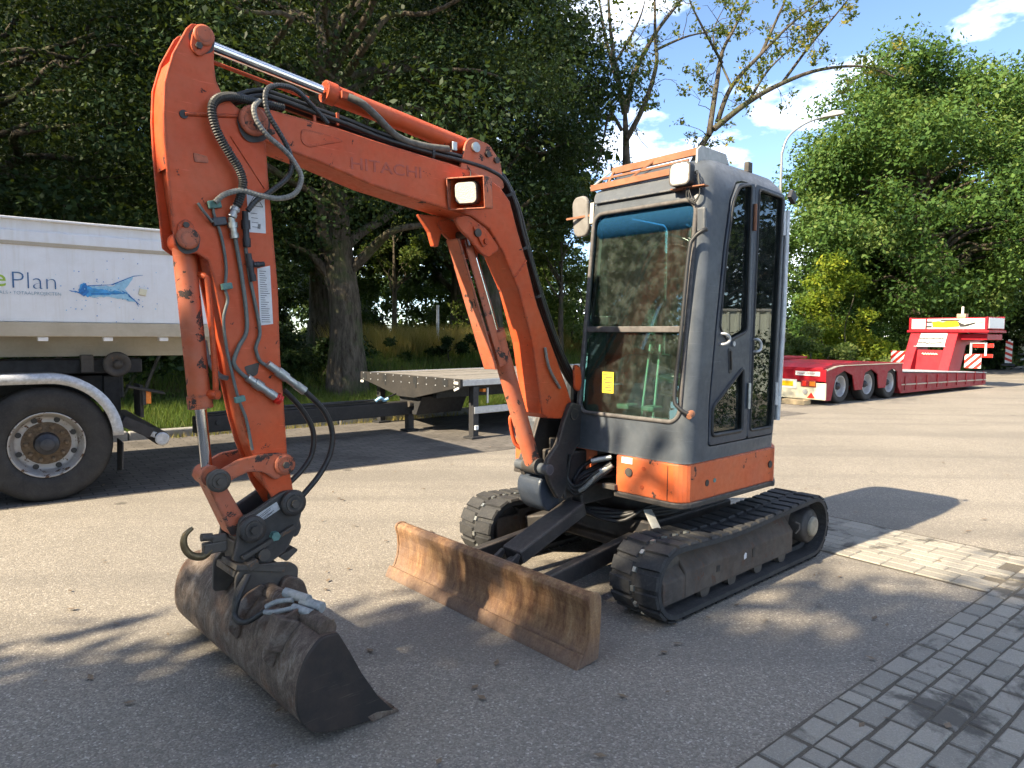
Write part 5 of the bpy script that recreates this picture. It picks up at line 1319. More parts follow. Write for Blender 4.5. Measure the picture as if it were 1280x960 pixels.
def mudguard(x0, y0, y1):
    pts = []
    for k in range(17):
        a = R_(90 - 88 * k / 16); pts.append((x0 + 0.02 + 0.555 * math.cos(a), 0.525 + 0.585 * math.sin(a)))
    pts = [(x0 - 1.35, 1.108)] + pts
    mb = MB(); vs = []
    for x, z in pts: vs += [(x, y0, z), (x, y1, z)]
    mb.add(vs, [(2 * i, 2 * i + 2, 2 * i + 3, 2 * i + 1) for i in range(len(pts) - 1)], True)
    vs = []
    for i, (x, z) in enumerate(pts):
        c = Vector((x0 + 0.02, 0.525)); d = (Vector((x, z)) - c)
        inn_ = c + d * (1 - 0.085 / max(d.length, .1)) if i > 0 else Vector((x, z - 0.085))
        vs += [(x, y0 - 0.001, z), (inn_.x, y0 - 0.001, inn_.y)]
    mb.add(vs, [(2 * i, 2 * i + 1, 2 * i + 3, 2 * i + 2) for i in range(len(pts) - 1)], True)
    o = mb.build('mudguard', M['alu'], TR)
    s = o.modifiers.new('t', 'SOLIDIFY'); s.thickness = 0.008
    return o
mudguard(0.402, -0.02, 0.32)
fl = MB(); fl.add([(0.965, -0.01, 0.47), (0.965, 0.33, 0.47), (0.955, 0.33, 0.16), (0.955, -0.01, 0.22)], [(0, 1, 2, 3)])
fo = fl.build('mud_flap', M['rubber'], TR); s_ = fo.modifiers.new('t', 'SOLIDIFY'); s_.thickness = 0.008
bl_ = MB(); bl_.box((1.14, 0.22, 0.83), (0.03, 0.34, 0.30)); bl_.bar((1.03, 0.10, 0.975), (1.33, 0.08, 0.90), 0.20, 0.02)
bl_.build('lamp_board', M['trailer_dark'], TR, 0.004)
tl = MB().box((1.19, 0.06, 0.868), (0.05, 0.07, 0.12)).build('tail_lamp', M['lamp_orange'], TR, 0.008)
MB().box((1.155, 0.06, 0.868), (0.03, 0.09, 0.14)).build('lamp_housing', M['plastic_black'], TR, 0.006)
ur = MB(); ur.bar((0.98, 0.12, 0.66), (1.22, 0.12, 0.525), 0.10, 0.10); ur.build('underrun_arm', M['chassis'], TR, 0.006)
ur = MB(); ur.box((1.30, 1.25, 0.47), (0.11, 2.4, 0.11)); uro = ur.build('underrun_bar', M['grime_steel'], TR, 0.02, 3)
MB().lathe((1.30, 0.049, 0.47), (0, -1, 0), [(0, 0.062), (0.006, 0.062), (0.006, 0.044), (0.004, 0.0)], 18).build('bar_end_cap', M['alu'], uro)
MB().bar((1.19, 0.12, 0.535), (1.28, 0.10, 0.49), 0.05, 0.05).build('bar_bracket', M['alu'], TR, 0.004)
# lettering and splash on the side (facing -y)
def on_side(name, body, x, z, size, mat, thin, squash=1.0):
    return text_mesh(name, body, size, mat, tb, (x, -0.0030, z), (R_(90), 0, 0), thin=thin, squash=squash, extr=0.0008)
on_side('logo_letter', 'e', 0.072, 1.838, 0.205, M['logo_green'], 0.0005)
on_side('logo_lettering', 'Plan', 0.188, 1.824, 0.205, M['logo_navy'], -0.0042, 0.99)
on_side('slogan', 'ANWANALS \u2022 TOTAALPROJECTEN', -0.03, 1.775, 0.040, M['logo_teal'], -0.0008, 0.92)
sp = {k_: MB() for k_ in ('splash_dark', 'splash_mid', 'splash_light')}
def blob(key, pts, y): sp[key].add([(x, y, z) for x, z in pts], [tuple(range(len(pts)))])
rs_ = random.Random(5)
def ragged(pts, amp=0.006):
    out = []
    for a, b in zip(pts, pts[1:] + pts[:1]):
        a, b = Vector(a), Vector(b); n_ = max(1, int((b - a).length / 0.02))
        for i in range(n_):
            q = a.lerp(b, i / n_); out.append((q.x + rs_.uniform(-amp, amp), q.y + rs_.uniform(-amp, amp)))
    return out
blob('splash_light', ragged([(0.70, 1.85), (0.80, 1.87), (0.92, 1.875), (1.02, 1.93), (1.09, 1.965), (1.06, 1.90), (1.03, 1.85), (1.06, 1.80), (1.12, 1.735), (1.03, 1.755), (0.90, 1.775), (0.78, 1.77), (0.70, 1.80)]), -0.0030)
blob('splash_mid', ragged([(0.665, 1.825), (0.69, 1.87), (0.72, 1.895), (0.74, 1.86), (0.80, 1.845), (0.90, 1.835), (0.99, 1.83), (1.05, 1.815), (0.98, 1.805), (0.88, 1.79), (0.78, 1.785), (0.73, 1.765), (0.70, 1.785)], 0.008), -0.0038)
blob('splash_dark', ragged([(0.60, 1.822), (0.665, 1.818), (0.685, 1.845), (0.70, 1.875), (0.725, 1.89), (0.73, 1.855), (0.75, 1.82), (0.73, 1.79), (0.705, 1.78), (0.68, 1.80), (0.66, 1.813)], 0.006), -0.0046)
for a, b, w in (((0.74, 1.868), (0.93, 1.888), .004), ((0.92, 1.885), (1.10, 1.975), .005), ((1.00, 1.835), (1.06, 1.80), .005), ((1.05, 1.80), (1.14, 1.715), .006), ((1.09, 1.97), (1.17, 1.985), .003), ((0.76, 1.80), (1.02, 1.812), .005), ((1.11, 1.74), (1.13, 1.70), .004)):
    a, b = Vector(a), Vector(b); n_ = Vector((-(b - a).y, (b - a).x)).normalized() * w
    blob('splash_dark', [tuple(a - n_), tuple(b - n_ * .4), tuple(b + n_ * .4), tuple(a + n_)], -0.0052)
for i in range(95):
    a = rs_.uniform(0, 6.28); d = abs(rs_.gauss(0.10, 0.09)); cx_, cz_ = rs_.choice(((0.72, 1.83), (0.80, 1.86), (1.05, 1.87), (1.1, 1.77)))
    x, z = cx_ + math.cos(a) * d * 1.2, cz_ + math.sin(a) * d; r = rs_.uniform(0.0018, 0.0055)
    blob(rs_.choice(('splash_dark', 'splash_mid', 'splash_light')), [(x + r * math.cos(q), z + r * rs_.uniform(.7, 1.5) * math.sin(q)) for q in np.linspace(0, 6.0, 7)], -0.0056)
for k_, mb in sp.items(): mb.build('splash_print', M[k_], tb)['kind'] = 'stuff'
wpz = MB().box((1.165, -0.008, 1.832), (0.062, 0.012, 0.058), Matrix.Rotation(R_(12), 3, 'Y')).build('reflector_plate', M['cream_panel'], tb, 0.004)

# ------------------------------------------------------------------ black flatbed trailer
FB = empty('flatbed_trailer', RW(5.2, 7.9), RA + R_(6.5))
tag(FB, 'black flatbed trailer with bare plank deck and grey side guard', 'trailer')
LFB = 7.4
dk = MB()
dk.box((LFB / 2, 1.25, 0.775), (LFB, 2.46, 0.07)); fo_ = dk.build('deck_frame', M['trailer_dark'], FB, 0.006)
for i in range(11):
    w = 2.40 / 11
    MB().box((LFB / 2 + 0.03, 0.055 + w * (i + .5), 0.826 + random.uniform(-.003, .003)), (LFB - 0.08, w - 0.008, 0.03)).build('deck_plank', M['deck_wood'], FB, 0.004)
MB().box((LFB / 2, 0.0, 0.80), (LFB, 0.03, 0.085)).build('side_rail', M['galv'], FB, 0.005)
MB().box((LFB / 2, 2.50, 0.80), (LFB, 0.03, 0.085)).build('side_rail', M['galv'], FB, 0.005)
fp = MB(); fp.prism([(-0.02, 0.855), (2.52, 0.855), (2.52, 0.735), (2.30, 0.70), (1.45, 0.525), (1.05, 0.525), (0.20, 0.70), (-0.02, 0.735)], -0.055, -0.005, 'u')
fpo = fp.build('front_board', M['trailer_dark'], FB, 0.006)
for y in (0.30, 1.02, 1.82, 2.40):
    MB().box((-0.057, y, 0.79), (0.004, 0.09 if y in (1.02, 1.82) else 0.12, 0.10)).build('board_slot', M['plastic_black'], fpo)
    MB().box((-0.0575, y - 0.02, 0.715), (0.004, 0.035, 0.07)).build('board_slot', M['plastic_black'], fpo) if y in (1.02, 1.82) else None
MB().box((-0.06, 0.06, 0.80), (0.012, 0.09, 0.035)).build('marker_lamp', M['white_panel'], fpo, 0.003)
MB().box((-0.06, 0.05, 0.715), (0.02, 0.10, 0.030), Matrix.Rotation(R_(-20), 3, 'X')).build('marker_lamp', M['white_panel'], fpo, 0.003)
MB().box((-0.06, 2.46, 0.70), (0.012, 0.08, 0.035)).build('marker_lamp', M['white_panel'], fpo, 0.003)
bt = MB()
for y in np.linspace(0.1, 2.42, 12):
    for z in (0.838, 0.745): bt.cyl((-0.055, y, z), (-0.063, y, z), 0.010, n=6)
bt.build('rivets', M['alu'], fpo)['kind'] = 'stuff'
db = MB(); db.box((-1.45, 1.30, 0.36), (3.3, 0.16, 0.20)); dbo = db.build('drawbar', M['trailer_dark'], FB, 0.012)
MB().box((-1.7, 1.30, 0.478), (2.6, 0.12, 0.03)).build('hose_tray', M['plastic_black'], dbo, 0.006)
cl = MB()
for k in range(3): cl.tube(smooth_path([(-3.0 + k, 1.22, 0.50), (-2.2, 1.26 + .03 * k, 0.515), (-1.2, 1.22, 0.50 + .01 * k), (-0.5, 1.25, 0.52), (-0.2, 1.30, 0.58)], 5), 0.012, 6)
cl.build('air_lines', M['hose_black'], dbo)
MB().tube(smooth_path([(-0.62, 1.20, 0.50), (-0.55, 1.17, 0.545), (-0.48, 1.20, 0.50), (-0.42, 1.17, 0.53)], 4), 0.022, 7).build('coiled_line', M['splash_light'], dbo)
MB().cyl((-2.85, 1.215, 0.38), (-2.85, 1.20, 0.38), 0.03, n=14).build('drawbar_hole', M['plastic_black'], dbo)
MB().cyl((-0.05, 1.2, 0.42), (0.6, 1.2, 0.42), 0.045, n=14).build('cross_tube', M['grime_steel'], FB)
kg = MB(); kg.prism([(0.95, 0.54), (1.55, 0.54), (1.45, 0.26), (1.10, 0.26)], 0.02, 0.9, 'u'); kg.box((LFB / 2, 0.75, 0.64), (LFB - .2, 0.10, 0.22)); kg.box((LFB / 2, 1.75, 0.64), (LFB - .2, 0.10, 0.22))
kg.build('chassis_rail', M['chassis'], FB, 0.008)
for x, y in ((0.26, 0.06), (0.26, 2.40), (0.02, 1.27)):
    lg = MB(); z1 = 0.74 if y != 1.27 else 0.30
    lg.box((x, y, (z1 + 0.03) / 2), (0.10, 0.10, z1 - 0.03)); lg.box((x, y, 0.02), (0.22, 0.20, 0.03))
    lg.build('landing_leg', M['chassis'], FB, 0.006)
MB().box((0.26, 0.0, 0.16), (0.06, 0.03, 0.06)).build('leg_reflector', M['white_panel'], FB, 0.004)
MB().box((2.6, 0.02, 0.405), (4.75, 0.035, 0.10)).build('side_guard', M['galv'], FB, 0.006)
MB().box((0.42, 0.05, 0.68), (0.05, 0.08, 0.045)).build('side_marker', M['lamp_orange'], FB, 0.005)
MB().box((0.52, 0.06, 0.60), (0.03, 0.02, 0.22)).build('perforated_bracket', M['galv'], FB, 0.003)
for x in (3.6, 4.9):
    for y, s in ((0.04, -1), (2.46, 1)): make_wheel(FB, (x, y, 0.40), s, 0.40, 0.26, 0.23, M['rim'], holes=0)

# ------------------------------------------------------------------ red low loader
LL = empty('low_loader', RW(14.2, 7.5), RA)
tag(LL, 'red three-axle low loader trailer with gooseneck parked beside the right-hand trees', 'low loader')
WLL = 2.45
dk = MB()
side = [(0.0, 0.10), (0.0, 0.735), (0.45, 0.815), (0.75, 0.83), (3.62, 0.83), (3.62, 0.62), (3.58, 0.10), (3.42, 0.28), (3.36, 0.64), (3.12, 0.735), (2.86, 0.66), (2.76, 0.28), (2.42, 0.28), (2.34, 0.62), (2.02, 0.735), (1.72, 0.66), (1.62, 0.28), (1.28, 0.28), (1.16, 0.62), (0.78, 0.735), (0.42, 0.62), (0.24, 0.10)]
for y0, y1 in ((0.03, 0.06), (WLL - 0.06, WLL - 0.03)):
    MB().prism(side, y0, y1).build('wheel_arch_panel', M['loader_side'], LL, 0.006)
dk.prism([(0.0, 0.60), (0.0, 0.80), (0.40, 0.89), (1.6, 0.92), (3.6, 0.86), (3.6, 0.76), (0.2, 0.70)], 0.10, WLL - 0.10)
rd = dk.build('rear_deck', M['loader_red'], LL, 0.01)
MB().prism([(0.0, 0.738), (0.45, 0.82), (0.75, 0.836), (3.62, 0.836), (3.62, 0.85), (0.74, 0.85), (0.43, 0.834), (0.0, 0.75)], 0.01, 0.10).build('deck_edge', M['cream'], LL, 0.003)
MB().box((1.1, 1.95, 0.955), (2.2, 0.50, 0.06)).build('loading_ramp', M['loader_red'], LL, 0.01)
re = MB(); re.box((-0.02, WLL / 2, 0.64), (0.04, WLL - 0.02, 0.26)); re.build('rear_beam', M['loader_red'], LL, 0.008)
rb = MB(); rb.box((-0.035, WLL / 2, 0.30), (0.05, WLL, 0.36)); rbo = rb.build('rear_panel', M['cream_panel'], LL, 0.01)
MB().box((-0.045, 0.42, 0.675), (0.02, 0.56, 0.095)).build('white_strip', M['white_panel'], LL, 0.004)
text_mesh('strip_print', 'ZWAAR VERVOER', 0.055, M['loader_side'], LL, (-0.0560, 0.66, 0.655), (R_(90), 0, R_(-90)), squash=0.95)
MB().box((-0.065, 0.95, 0.435), (0.015, 0.60, 0.20)).build('plate_holder', M['white_panel'], rbo, 0.004)
MB().box((-0.076, 0.97, 0.44), (0.008, 0.48, 0.11)).build('number_plate', M['plate_yellow'], rbo, 0.002)
MB().box((-0.07, 0.38, 0.46), (0.03, 0.34, 0.14)).build('lamp_cluster', M['loader_side'], rbo, 0.006)
MB().box((-0.09, 0.28, 0.46), (0.015, 0.13, 0.10)).build('indicator', M['lamp_orange'], rbo, 0.005)
MB().box((-0.09, 0.46, 0.46), (0.015, 0.08, 0.11)).build('brake_lamp', M['lamp_red'], rbo, 0.005)
MB().cyl((-0.06, 0.45, 0.28), (-0.085, 0.45, 0.28), 0.055, n=14).build('reverse_lamp', M['galv'], rbo)
MB().prism([(0.22, 0.15), (0.40, 0.15), (0.31, 0.27)], -0.075, -0.062, 'u').build('triangle_reflector', M['lamp_red'], rbo, 0.003)
for x in (0.78, 2.02, 3.12):
    for y, s in ((0.10, -1), (WLL - 0.10, 1)):
        make_wheel(LL, (x, y, 0.385), s, 0.385, 0.24, 0.235, M['galv'], nuts=8, rust=False, holes=0)
    MB().cyl((x, 0.2, 0.385), (x, WLL - 0.2, 0.385), 0.06, n=12).build('axle', M['chassis'], LL)
bdm = MB(); bdm.prism([(3.62, 0.10), (3.62, 0.62), (3.75, 0.60), (9.05, 0.44), (9.15, 0.40), (9.15, 0.12), (8.9, 0.10)], 0.04, WLL - 0.04)
bdo = bdm.build('low_bed', M['loader_side'], LL, 0.008)
MB().prism([(3.62, 0.625), (9.12, 0.455), (9.12, 0.475), (3.62, 0.645)], 0.02, WLL - 0.02).build('bed_top', M['galv'], LL, 0.003)
rb_ = MB(); rb_.prism([(3.62, 0.30), (9.12, 0.24), (9.12, 0.27), (3.62, 0.33)], 0.02, 0.04)
rb_.build('bed_stripe', M['cream'], LL, 0.003)
for x in np.linspace(3.8, 8.9, 9):
    MB().box((x, 0.03, 0.34), (0.05, 0.03, 0.34)).build('bed_stiffener', M['loader_side'], LL, 0.004)
# gooseneck
gn = MB()
gn.prism([(7.95, 0.50), (8.55, 1.60), (10.9, 1.62), (10.9, 1.42), (9.2, 1.25), (8.85, 0.50)], 0.62, 0.90); gn.prism([(7.95, 0.50), (8.55, 1.60), (10.9, 1.62), (10.9, 1.42), (9.2, 1.25), (8.85, 0.50)], 1.65, 1.93)
gno = gn.build('gooseneck', M['loader_red'], LL, 0.012)
pz = MB().prism([(8.30, 0.48), (8.42, 1.10), (8.46, 1.10), (8.36, 0.48)], 0.90, 1.72).build('gooseneck_panel', M['loader_red'], LL, 0.008)
MB().prism([(8.33, 1.20), (8.60, 1.60), (8.64, 1.59), (8.37, 1.19)], 0.86, 1.74).build('gooseneck_sign', M['galv'], LL, 0.006)
sg = MB(); rs2 = random.Random(3)
for row, (n_, hgt) in enumerate(((26, .03), (30, .045))):
    pts = []
    for i in range(n_):
        y = 1.66 - i * 0.72 / n_; t_ = 0.62 - row * 0.36 + rs2.uniform(-1, 1) * hgt
        pts.append((8.33 + 0.27 * t_ - 0.012, y, 1.20 + 0.40 * t_ + 0.006))
    sg.tube(smooth_path(pts, 3), 0.013, 5)
sg.build('sign_script', M['grime_steel'], LL)
eb = MB(); pts = [(8.375, 1.50 - i * 0.022, 0.98 + 0.018 * math.sin(i * 1.9)) for i in range(20)]; eb.tube(smooth_path(pts, 3), 0.018, 5)
eb.build('panel_emblem', M['cream_panel'], LL)
bxm = MB()
Z0, Z1 = 1.70, 2.06
bxm.box((8.60, 0.95, (Z0 + Z1) / 2), (0.05, 2.10, Z1 - Z0)); bxm.box((9.95, 0.95, (Z0 + Z1) / 2 + .04), (0.05, 2.10, Z1 - Z0)); bxm.box((9.28, -0.08, (Z0 + Z1) / 2 + .02), (1.35, 0.05, Z1 - Z0)); bxm.box((9.28, 1.98, (Z0 + Z1) / 2 + .02), (1.35, 0.05, Z1 - Z0)); bxm.box((9.28, 0.95, 1.66), (1.42, 2.2, 0.07))
bxo = bxm.build('headboard_box', M['loader_red'], LL, 0.01)
MB().box((8.57, 1.72, 1.88), (0.012, 0.40, 0.30)).build('box_panel', M['galv'], bxo, 0.004)
MB().box((8.57, 0.72, 1.88), (0.012, 1.52, 0.30)).build('box_panel', M['white_panel'], bxo, 0.004)
MB().box((9.28, -0.112, 1.90), (1.20, 0.012, 0.30)).build('box_panel', M['white_panel'], bxo, 0.004)
yl = MB(); yl.prism(round_poly([(1.32, 1.78), (1.34, 1.95), (1.15, 1.97), (1.05, 1.93), (0.85, 1.99), (0.62, 1.95), (0.60, 1.80), (0.95, 1.77)], 0.03), 8.556, 8.562, 'u')
yl.build('machine_print', M['plate_yellow'], bxo)
gy = MB(); gy.prism([(0.66, 1.96), (0.56, 1.90), (0.46, 1.86), (0.18, 1.93), (0.20, 1.88), (0.42, 1.80), (0.58, 1.79)], 8.553, 8.560, 'u'); gy.prism([(1.12, 2.0), (0.62, 2.01), (0.60, 1.97), (1.1, 1.96)], 8.553, 8.560, 'u'); gy.box((8.558, 1.42, 1.94), (0.01, 0.16, 0.05)); gy.box((8.558, 1.42, 1.80), (0.01, 0.16, 0.05)); gy.box((8.558, 0.06, 1.91), (0.01, 0.14, 0.02))
gy.build('boom_print', M['trailer_dark'], bxo)
pp = MB(); pp.box((9.6, 0.9, 2.14), (0.22, 0.24, 0.12)); pp.build('timber_block', M['wood_block'], bxo, 0.006)
MB().cyl((9.6, 0.9, 2.1), (9.6, 0.9, 2.42), 0.035, n=10).build('stake', M['white_panel'], bxo)
MB().box((9.4, 0.9, 1.50), (1.2, 1.9, 0.18)).build('neck_plate', M['loader_red'], LL, 0.02)
MB().box((9.0, 0.10, 1.25), (0.05, 0.52, 0.12)).build('outrigger_bar', M['lamp_red'], LL, 0.006)
MB().box((9.0, 0.10, 0.95), (0.05, 0.50, 0.10)).build('outrigger_bar', M['lamp_red'], LL, 0.006)
gd = MB(); 
for y in (0.02, 0.40): gd.box((8.95, y, 1.15), (0.04, 0.05, 0.40))
gd.box((8.95, 0.21, 1.33), (0.04, 0.40, 0.05)); gd.build('board_frame', M['white_panel'], LL, 0.004)
def striped_board(parent, x, yc, zc, w, h):
    b = MB().box((x, yc, zc), (0.02, w, h)).build('marker_board', M['white_panel'], parent, 0.004)
    s = MB(); k = 0
    for o in np.arange(-w - h, w + h, 0.22):
        poly = []
        # diagonal band clipped to the board
        quad = [(o - .055, -h / 2), (o + .055, -h / 2), (o + .055 + h, h / 2), (o - .055 + h, h / 2)]
        quad = [(a, b_) for a, b_ in quad]
        sub = bmesh.new()
        def clip(P, inside, inter):
            out = []
            for i in range(len(P)):
                p, q = P[i - 1], P[i]
                if inside(q):
                    if not inside(p): out.append(inter(p, q))
                    out.append(q)
                elif inside(p): out.append(inter(p, q))
            return out
        sub.free()
        for lim, sg_ in ((-w / 2, 1), (w / 2, -1)):
            quad = clip(quad, lambda p: (p[0] - lim) * sg_ >= 0, lambda p, q: (lim, p[1] + (q[1] - p[1]) * (lim - p[0]) / (q[0] - p[0]))) if quad else quad
        if len(quad) >= 3: s.add([(x - 0.0125, yc - a, zc + b_) for a, b_ in quad], [tuple(range(len(quad)))])
    s.build('red_stripe', M['lamp_red'], b)
    return b
striped_board(LL, 8.40, 0.15, 0.80, 0.42, 0.40); striped_board(LL, 8.40, 2.20, 0.85, 0.42, 0.40)
blk = MB().box((0.0, 0.0, 0.055), (0.30, 0.52, 0.11)).build('timber_chock', M['wood_block'], None, 0.012)
blk.location = RW(14.05, 8.10, 0.0); blk.rotation_euler.z = RA + 0.05
tag(blk, 'pale timber block lying under the rear of the red low loader', 'block')

# ------------------------------------------------------------------ beacon and cream trailer at the far right, street lamp, verge post
def at(px, Z, z): return Vector(((px - 640) / 860 * Z, Z, z))
bq = empty('traffic_beacon', at(1260, 31.0, 0.22), R_(54))
tag(bq, 'white traffic beacon with red diagonal stripes standing on the verge', 'beacon')
pb = MB().box((0, 0, 0.62), (0.03, 0.26, 0.98)).build('beacon_panel', M['white_panel'], bq, 0.006)
MB().box((0, 0, 1.15), (0.06, 0.10, 0.10)).build('beacon_lamp', M['white_panel'], bq, 0.01)
MB().box((0, 0, 0.05), (0.30, 0.50, 0.10)).build('beacon_foot', M['rubber'], bq, 0.02)
st_ = MB()
for i in range(4):
    z = 0.28 + i * 0.25; st_.add([(-0.017, 0.13, z), (-0.017, -0.13, z - 0.12), (-0.017, -0.13, z), (-0.017, 0.13, z + 0.12)], [(0, 1, 2, 3)])
st_.build('beacon_stripe', M['lamp_red'], bq)
ct = empty('cargo_trailer', at(1306, 31.5, 0.15), R_(30))
tag(ct, 'small cream box trailer cut by the right edge of the picture', 'trailer')
MB().box((0.6, 0.4, 1.05), (2.0, 1.1, 0.85)).build('trailer_box', M['cream_panel'], ct, 0.03)
MB().box((0.6, 0.4, 0.58), (2.0, 1.15, 0.06)).build('trailer_frame', M['galv'], ct, 0.01)
make_wheel(ct, (0.6, -0.15, 0.30), -1, 0.30, 0.18, 0.17, M['galv'], nuts=5, rust=False, holes=0)
MB().bar((-0.4, 0.4, 0.5), (-1.3, 0.4, 0.35), 0.07, 0.07).build('draw_bar', M['galv'], ct, 0.006)
lp = empty('street_lamp', at(968, 25, 0.0)); lp.rotation_euler.z = R_(2)
tag(lp, 'tall grey street lamp with curved arm behind the cab roof', 'street lamp')
arc = smooth_path([(0, 0, 0), (0, 0, 3), (0, 0, 7.5), (0.02, 0, 8.0), (0.22, 0, 8.55), (0.75, 0, 8.98), (1.45, 0, 9.27)], 6)
MB().tube(arc, 0.07, 10, rad=[0.085 - 0.05 * (p.z / 9.3) for p in arc]).build('lamp_pole', M['lamp_post'], lp)
MB().prism(round_poly([(1.35, 9.20), (1.45, 9.34), (1.75, 9.46), (2.12, 9.46), (2.16, 9.36), (1.75, 9.27)], 0.05), -0.14, 0.14).build('lamp_head', M['pale_bracket'], lp, 0.03, 3)
vp = MB(); vp.cyl((0, 0, -.2), (0, 0, 1.5), 0.05, n=10); vp.cyl((0, 0, 1.5), (0, 0, 1.53), 0.055, n=10)
vpo = vp.build('marker_post', M['galv'], None); vpo.location = at(547, 22, 0.85)
tag(vpo, 'thin pale post standing in the dry grass behind the flatbed trailer', 'post')

# ------------------------------------------------------------------ vegetation
def leaf_mesh(name, C_, RAD, cnt, size, seed, up=0.35, aspect=0.55, shell=0.28, flat=1.0):
    rng = np.random.default_rng(seed)
    C_ = np.asarray(C_, float); RAD = np.asarray(RAD, float); cnt = np.asarray(cnt, int)
    idx = np.repeat(np.arange(len(C_)), cnt); n = len(idx)
    d = rng.normal(size=(n, 3)); d /= np.linalg.norm(d, axis=1)[:, None] + 1e-9
    rr = (shell + (1 - shell) * rng.random(n) ** 0.7) * (0.75 + 0.5 * rng.random(n))
    base = C_[idx] + d * rr[:, None] * RAD[idx]
    nrm = d * 0.7 + rng.normal(size=(n, 3)) * 0.75; nrm[:, 2] += up * 2
    nrm /= np.linalg.norm(nrm, axis=1)[:, None] + 1e-9
    t = rng.normal(size=(n, 3)); t -= nrm * (t * nrm).sum(1)[:, None]; t /= np.linalg.norm(t, axis=1)[:, None] + 1e-9
    b = np.cross(nrm, t)
    s = size * (0.42 + 1.05 * rng.random(n) ** 1.3)[:, None]; w = s * aspect * 0.5
    V = np.empty((n, 4, 3)); V[:, 0] = base; V[:, 1] = base + t * s * .5 + b * w - nrm * s * .10; V[:, 2] = base + t * s; V[:, 3] = base + t * s * .45 - b * w - nrm * s * .10
    tint = np.clip(rng.normal(0.43, 0.26, n) + rng.normal(0, 0.19, len(C_))[idx], 0, 1)
    return quads(name, V, tint)

def quads(name, V, tint):
    n = len(V); k = V.shape[1]
    me = bpy.data.meshes.new(name)
    me.vertices.add(n * k); me.vertices.foreach_set('co', V.reshape(-1).astype(np.float32))
    me.loops.add(n * k); me.loops.foreach_set('vertex_index', np.arange(n * k, dtype=np.int32))
    me.polygons.add(n); me.polygons.foreach_set('loop_start', np.arange(0, n * k, k, dtype=np.int32))
    try: me.polygons.foreach_set('loop_total', np.full(n, k, dtype=np.int32))
    except Exception: pass
    a = me.attributes.new('tint', 'FLOAT', 'POINT'); a.data.foreach_set('value', np.repeat(tint, k).astype(np.float32))
    me.update(calc_edges=True)
    return me

def limb_path(a, b, rng, wob=0.12, n=6):
    a, b = Vector(a), Vector(b); L = (b - a).length; P = []
    for i in range(n + 1):
        t = i / n; q = a.lerp(b, t)
        q += Vector((rng.normal(), rng.normal(), rng.normal() * .6)) * wob * L * math.sin(math.pi * t) * 0.5
        q.z += L * 0.10 * math.sin(math.pi * t)
        P.append(q)
    return smooth_path(P, 3)

def tree(name, label, cat, loc, H, cr, zb, tr, leafmat, nleaf, size, seed, lean=(0, 0), ncl=70, group=None, fork=0.3, rz_scale=1.0):
    """trunk, limbs, crown of leaf clumps; local origin at the foot"""
    rng = np.random.default_rng(seed)
    root = empty(name, loc, rng.uniform(0, 6.28) if lean == (0, 0) else 0)
    tag(root, label, cat, group)
    top = Vector((lean[0], lean[1], H * 0.80)); zc = (H + zb) / 2; rz = (H - zb) / 2
    cs, rad, cnt = [], [], []
    while len(cs) < ncl:
        d = rng.normal(size=3); d /= np.linalg.norm(d); q = 0.35 + 0.65 * rng.random() ** 0.5
        p = np.array([d[0] * cr * q, d[1] * cr * q, zc + d[2] * rz * q])
        f = np.clip((p[2] - zb) / (H - zb), 0, 1)
        if np.hypot(p[0], p[1]) > cr * (1.05 - 0.5 * f ** 2): continue
        p[0] += lean[0] * f; p[1] += lean[1] * f
        cs.append(p); k = cr * rng.uniform(0.16, 0.30); rad.append((k, k, k * 0.62)); cnt.append(k ** 2)
    cnt = np.array(cnt); cnt = (cnt / cnt.sum() * nleaf).astype(int)
    tm = MB()
    tp = [Vector((0, 0, -0.3)), Vector((lean[0] * .05, lean[1] * .05, H * .12)), Vector((lean[0] * .25, lean[1] * .25, H * fork)), Vector((lean[0] * .6, lean[1] * .6, H * .55)), top]
    sp_ = smooth_path(tp, 6); rr = [tr * (1.25 - 0.25 * min(1, p.z / (H * .06 + .01)) if p.z < H * .06 else max(0.06, 1 - 0.95 * (p.z / (H * .82)))) for p in sp_]
    tm.tube(sp_, tr, 12, rad=rr)
    bm_ = MB()
    order = rng.permutation(len(cs))[:max(16, ncl // 2)]
    for i in order:
        c = Vector(cs[i]); z0 = max(zb * 0.75, min(c.z - 0.6 - rng.random() * 1.5, H * 0.7)); t = min(1, max(0.05, z0 / (H * .8)))
        a = Vector((lean[0] * t, lean[1] * t, z0)); r0 = tr * (0.42 - 0.32 * t)
        P = limb_path(a, c, rng); m = len(P)
        bm_.tube(P, r0, 6, rad=[max(0.012, r0 * (1 - 0.9 * j / (m - 1))) for j in range(m)])
    trunk = tm.build('trunk', M['bark'], root); bm_.build('limbs', M['bark'], trunk)
    me = leaf_mesh('crown', cs, rad, cnt, size, seed + 1)
    link_mesh('crown', me, leafmat, root)
    return root

def shrub(name, label, loc, cl, leafmat, nleaf, size, seed, cat='shrub', group=None, stems=6):
    rng = np.random.default_rng(seed); root = empty(name, loc); tag(root, label, cat, group)
    cs = [c[:3] for c in cl]; rad = [c[3:6] for c in cl]; w = np.array([r[0] * r[2] + r[0] * r[1] for r in rad]); cnt = (w / w.sum() * nleaf).astype(int)
    sm_ = MB()
    for i in range(min(stems, len(cs))):
        c = Vector(cs[i]); a = Vector((c.x * .7 + rng.normal() * .1, c.y * .7 + rng.normal() * .1, -0.2))
        P = limb_path(a, c, rng); sm_.tube(P, .03, 5, rad=[max(.008, .035 * (1 - .8 * j / len(P))) for j in range(len(P))])
    sm_.build('stems', M['bark'], root)
    link_mesh('foliage', leaf_mesh('foliage', cs, rad, cnt, size, seed), leafmat, root)
    return root

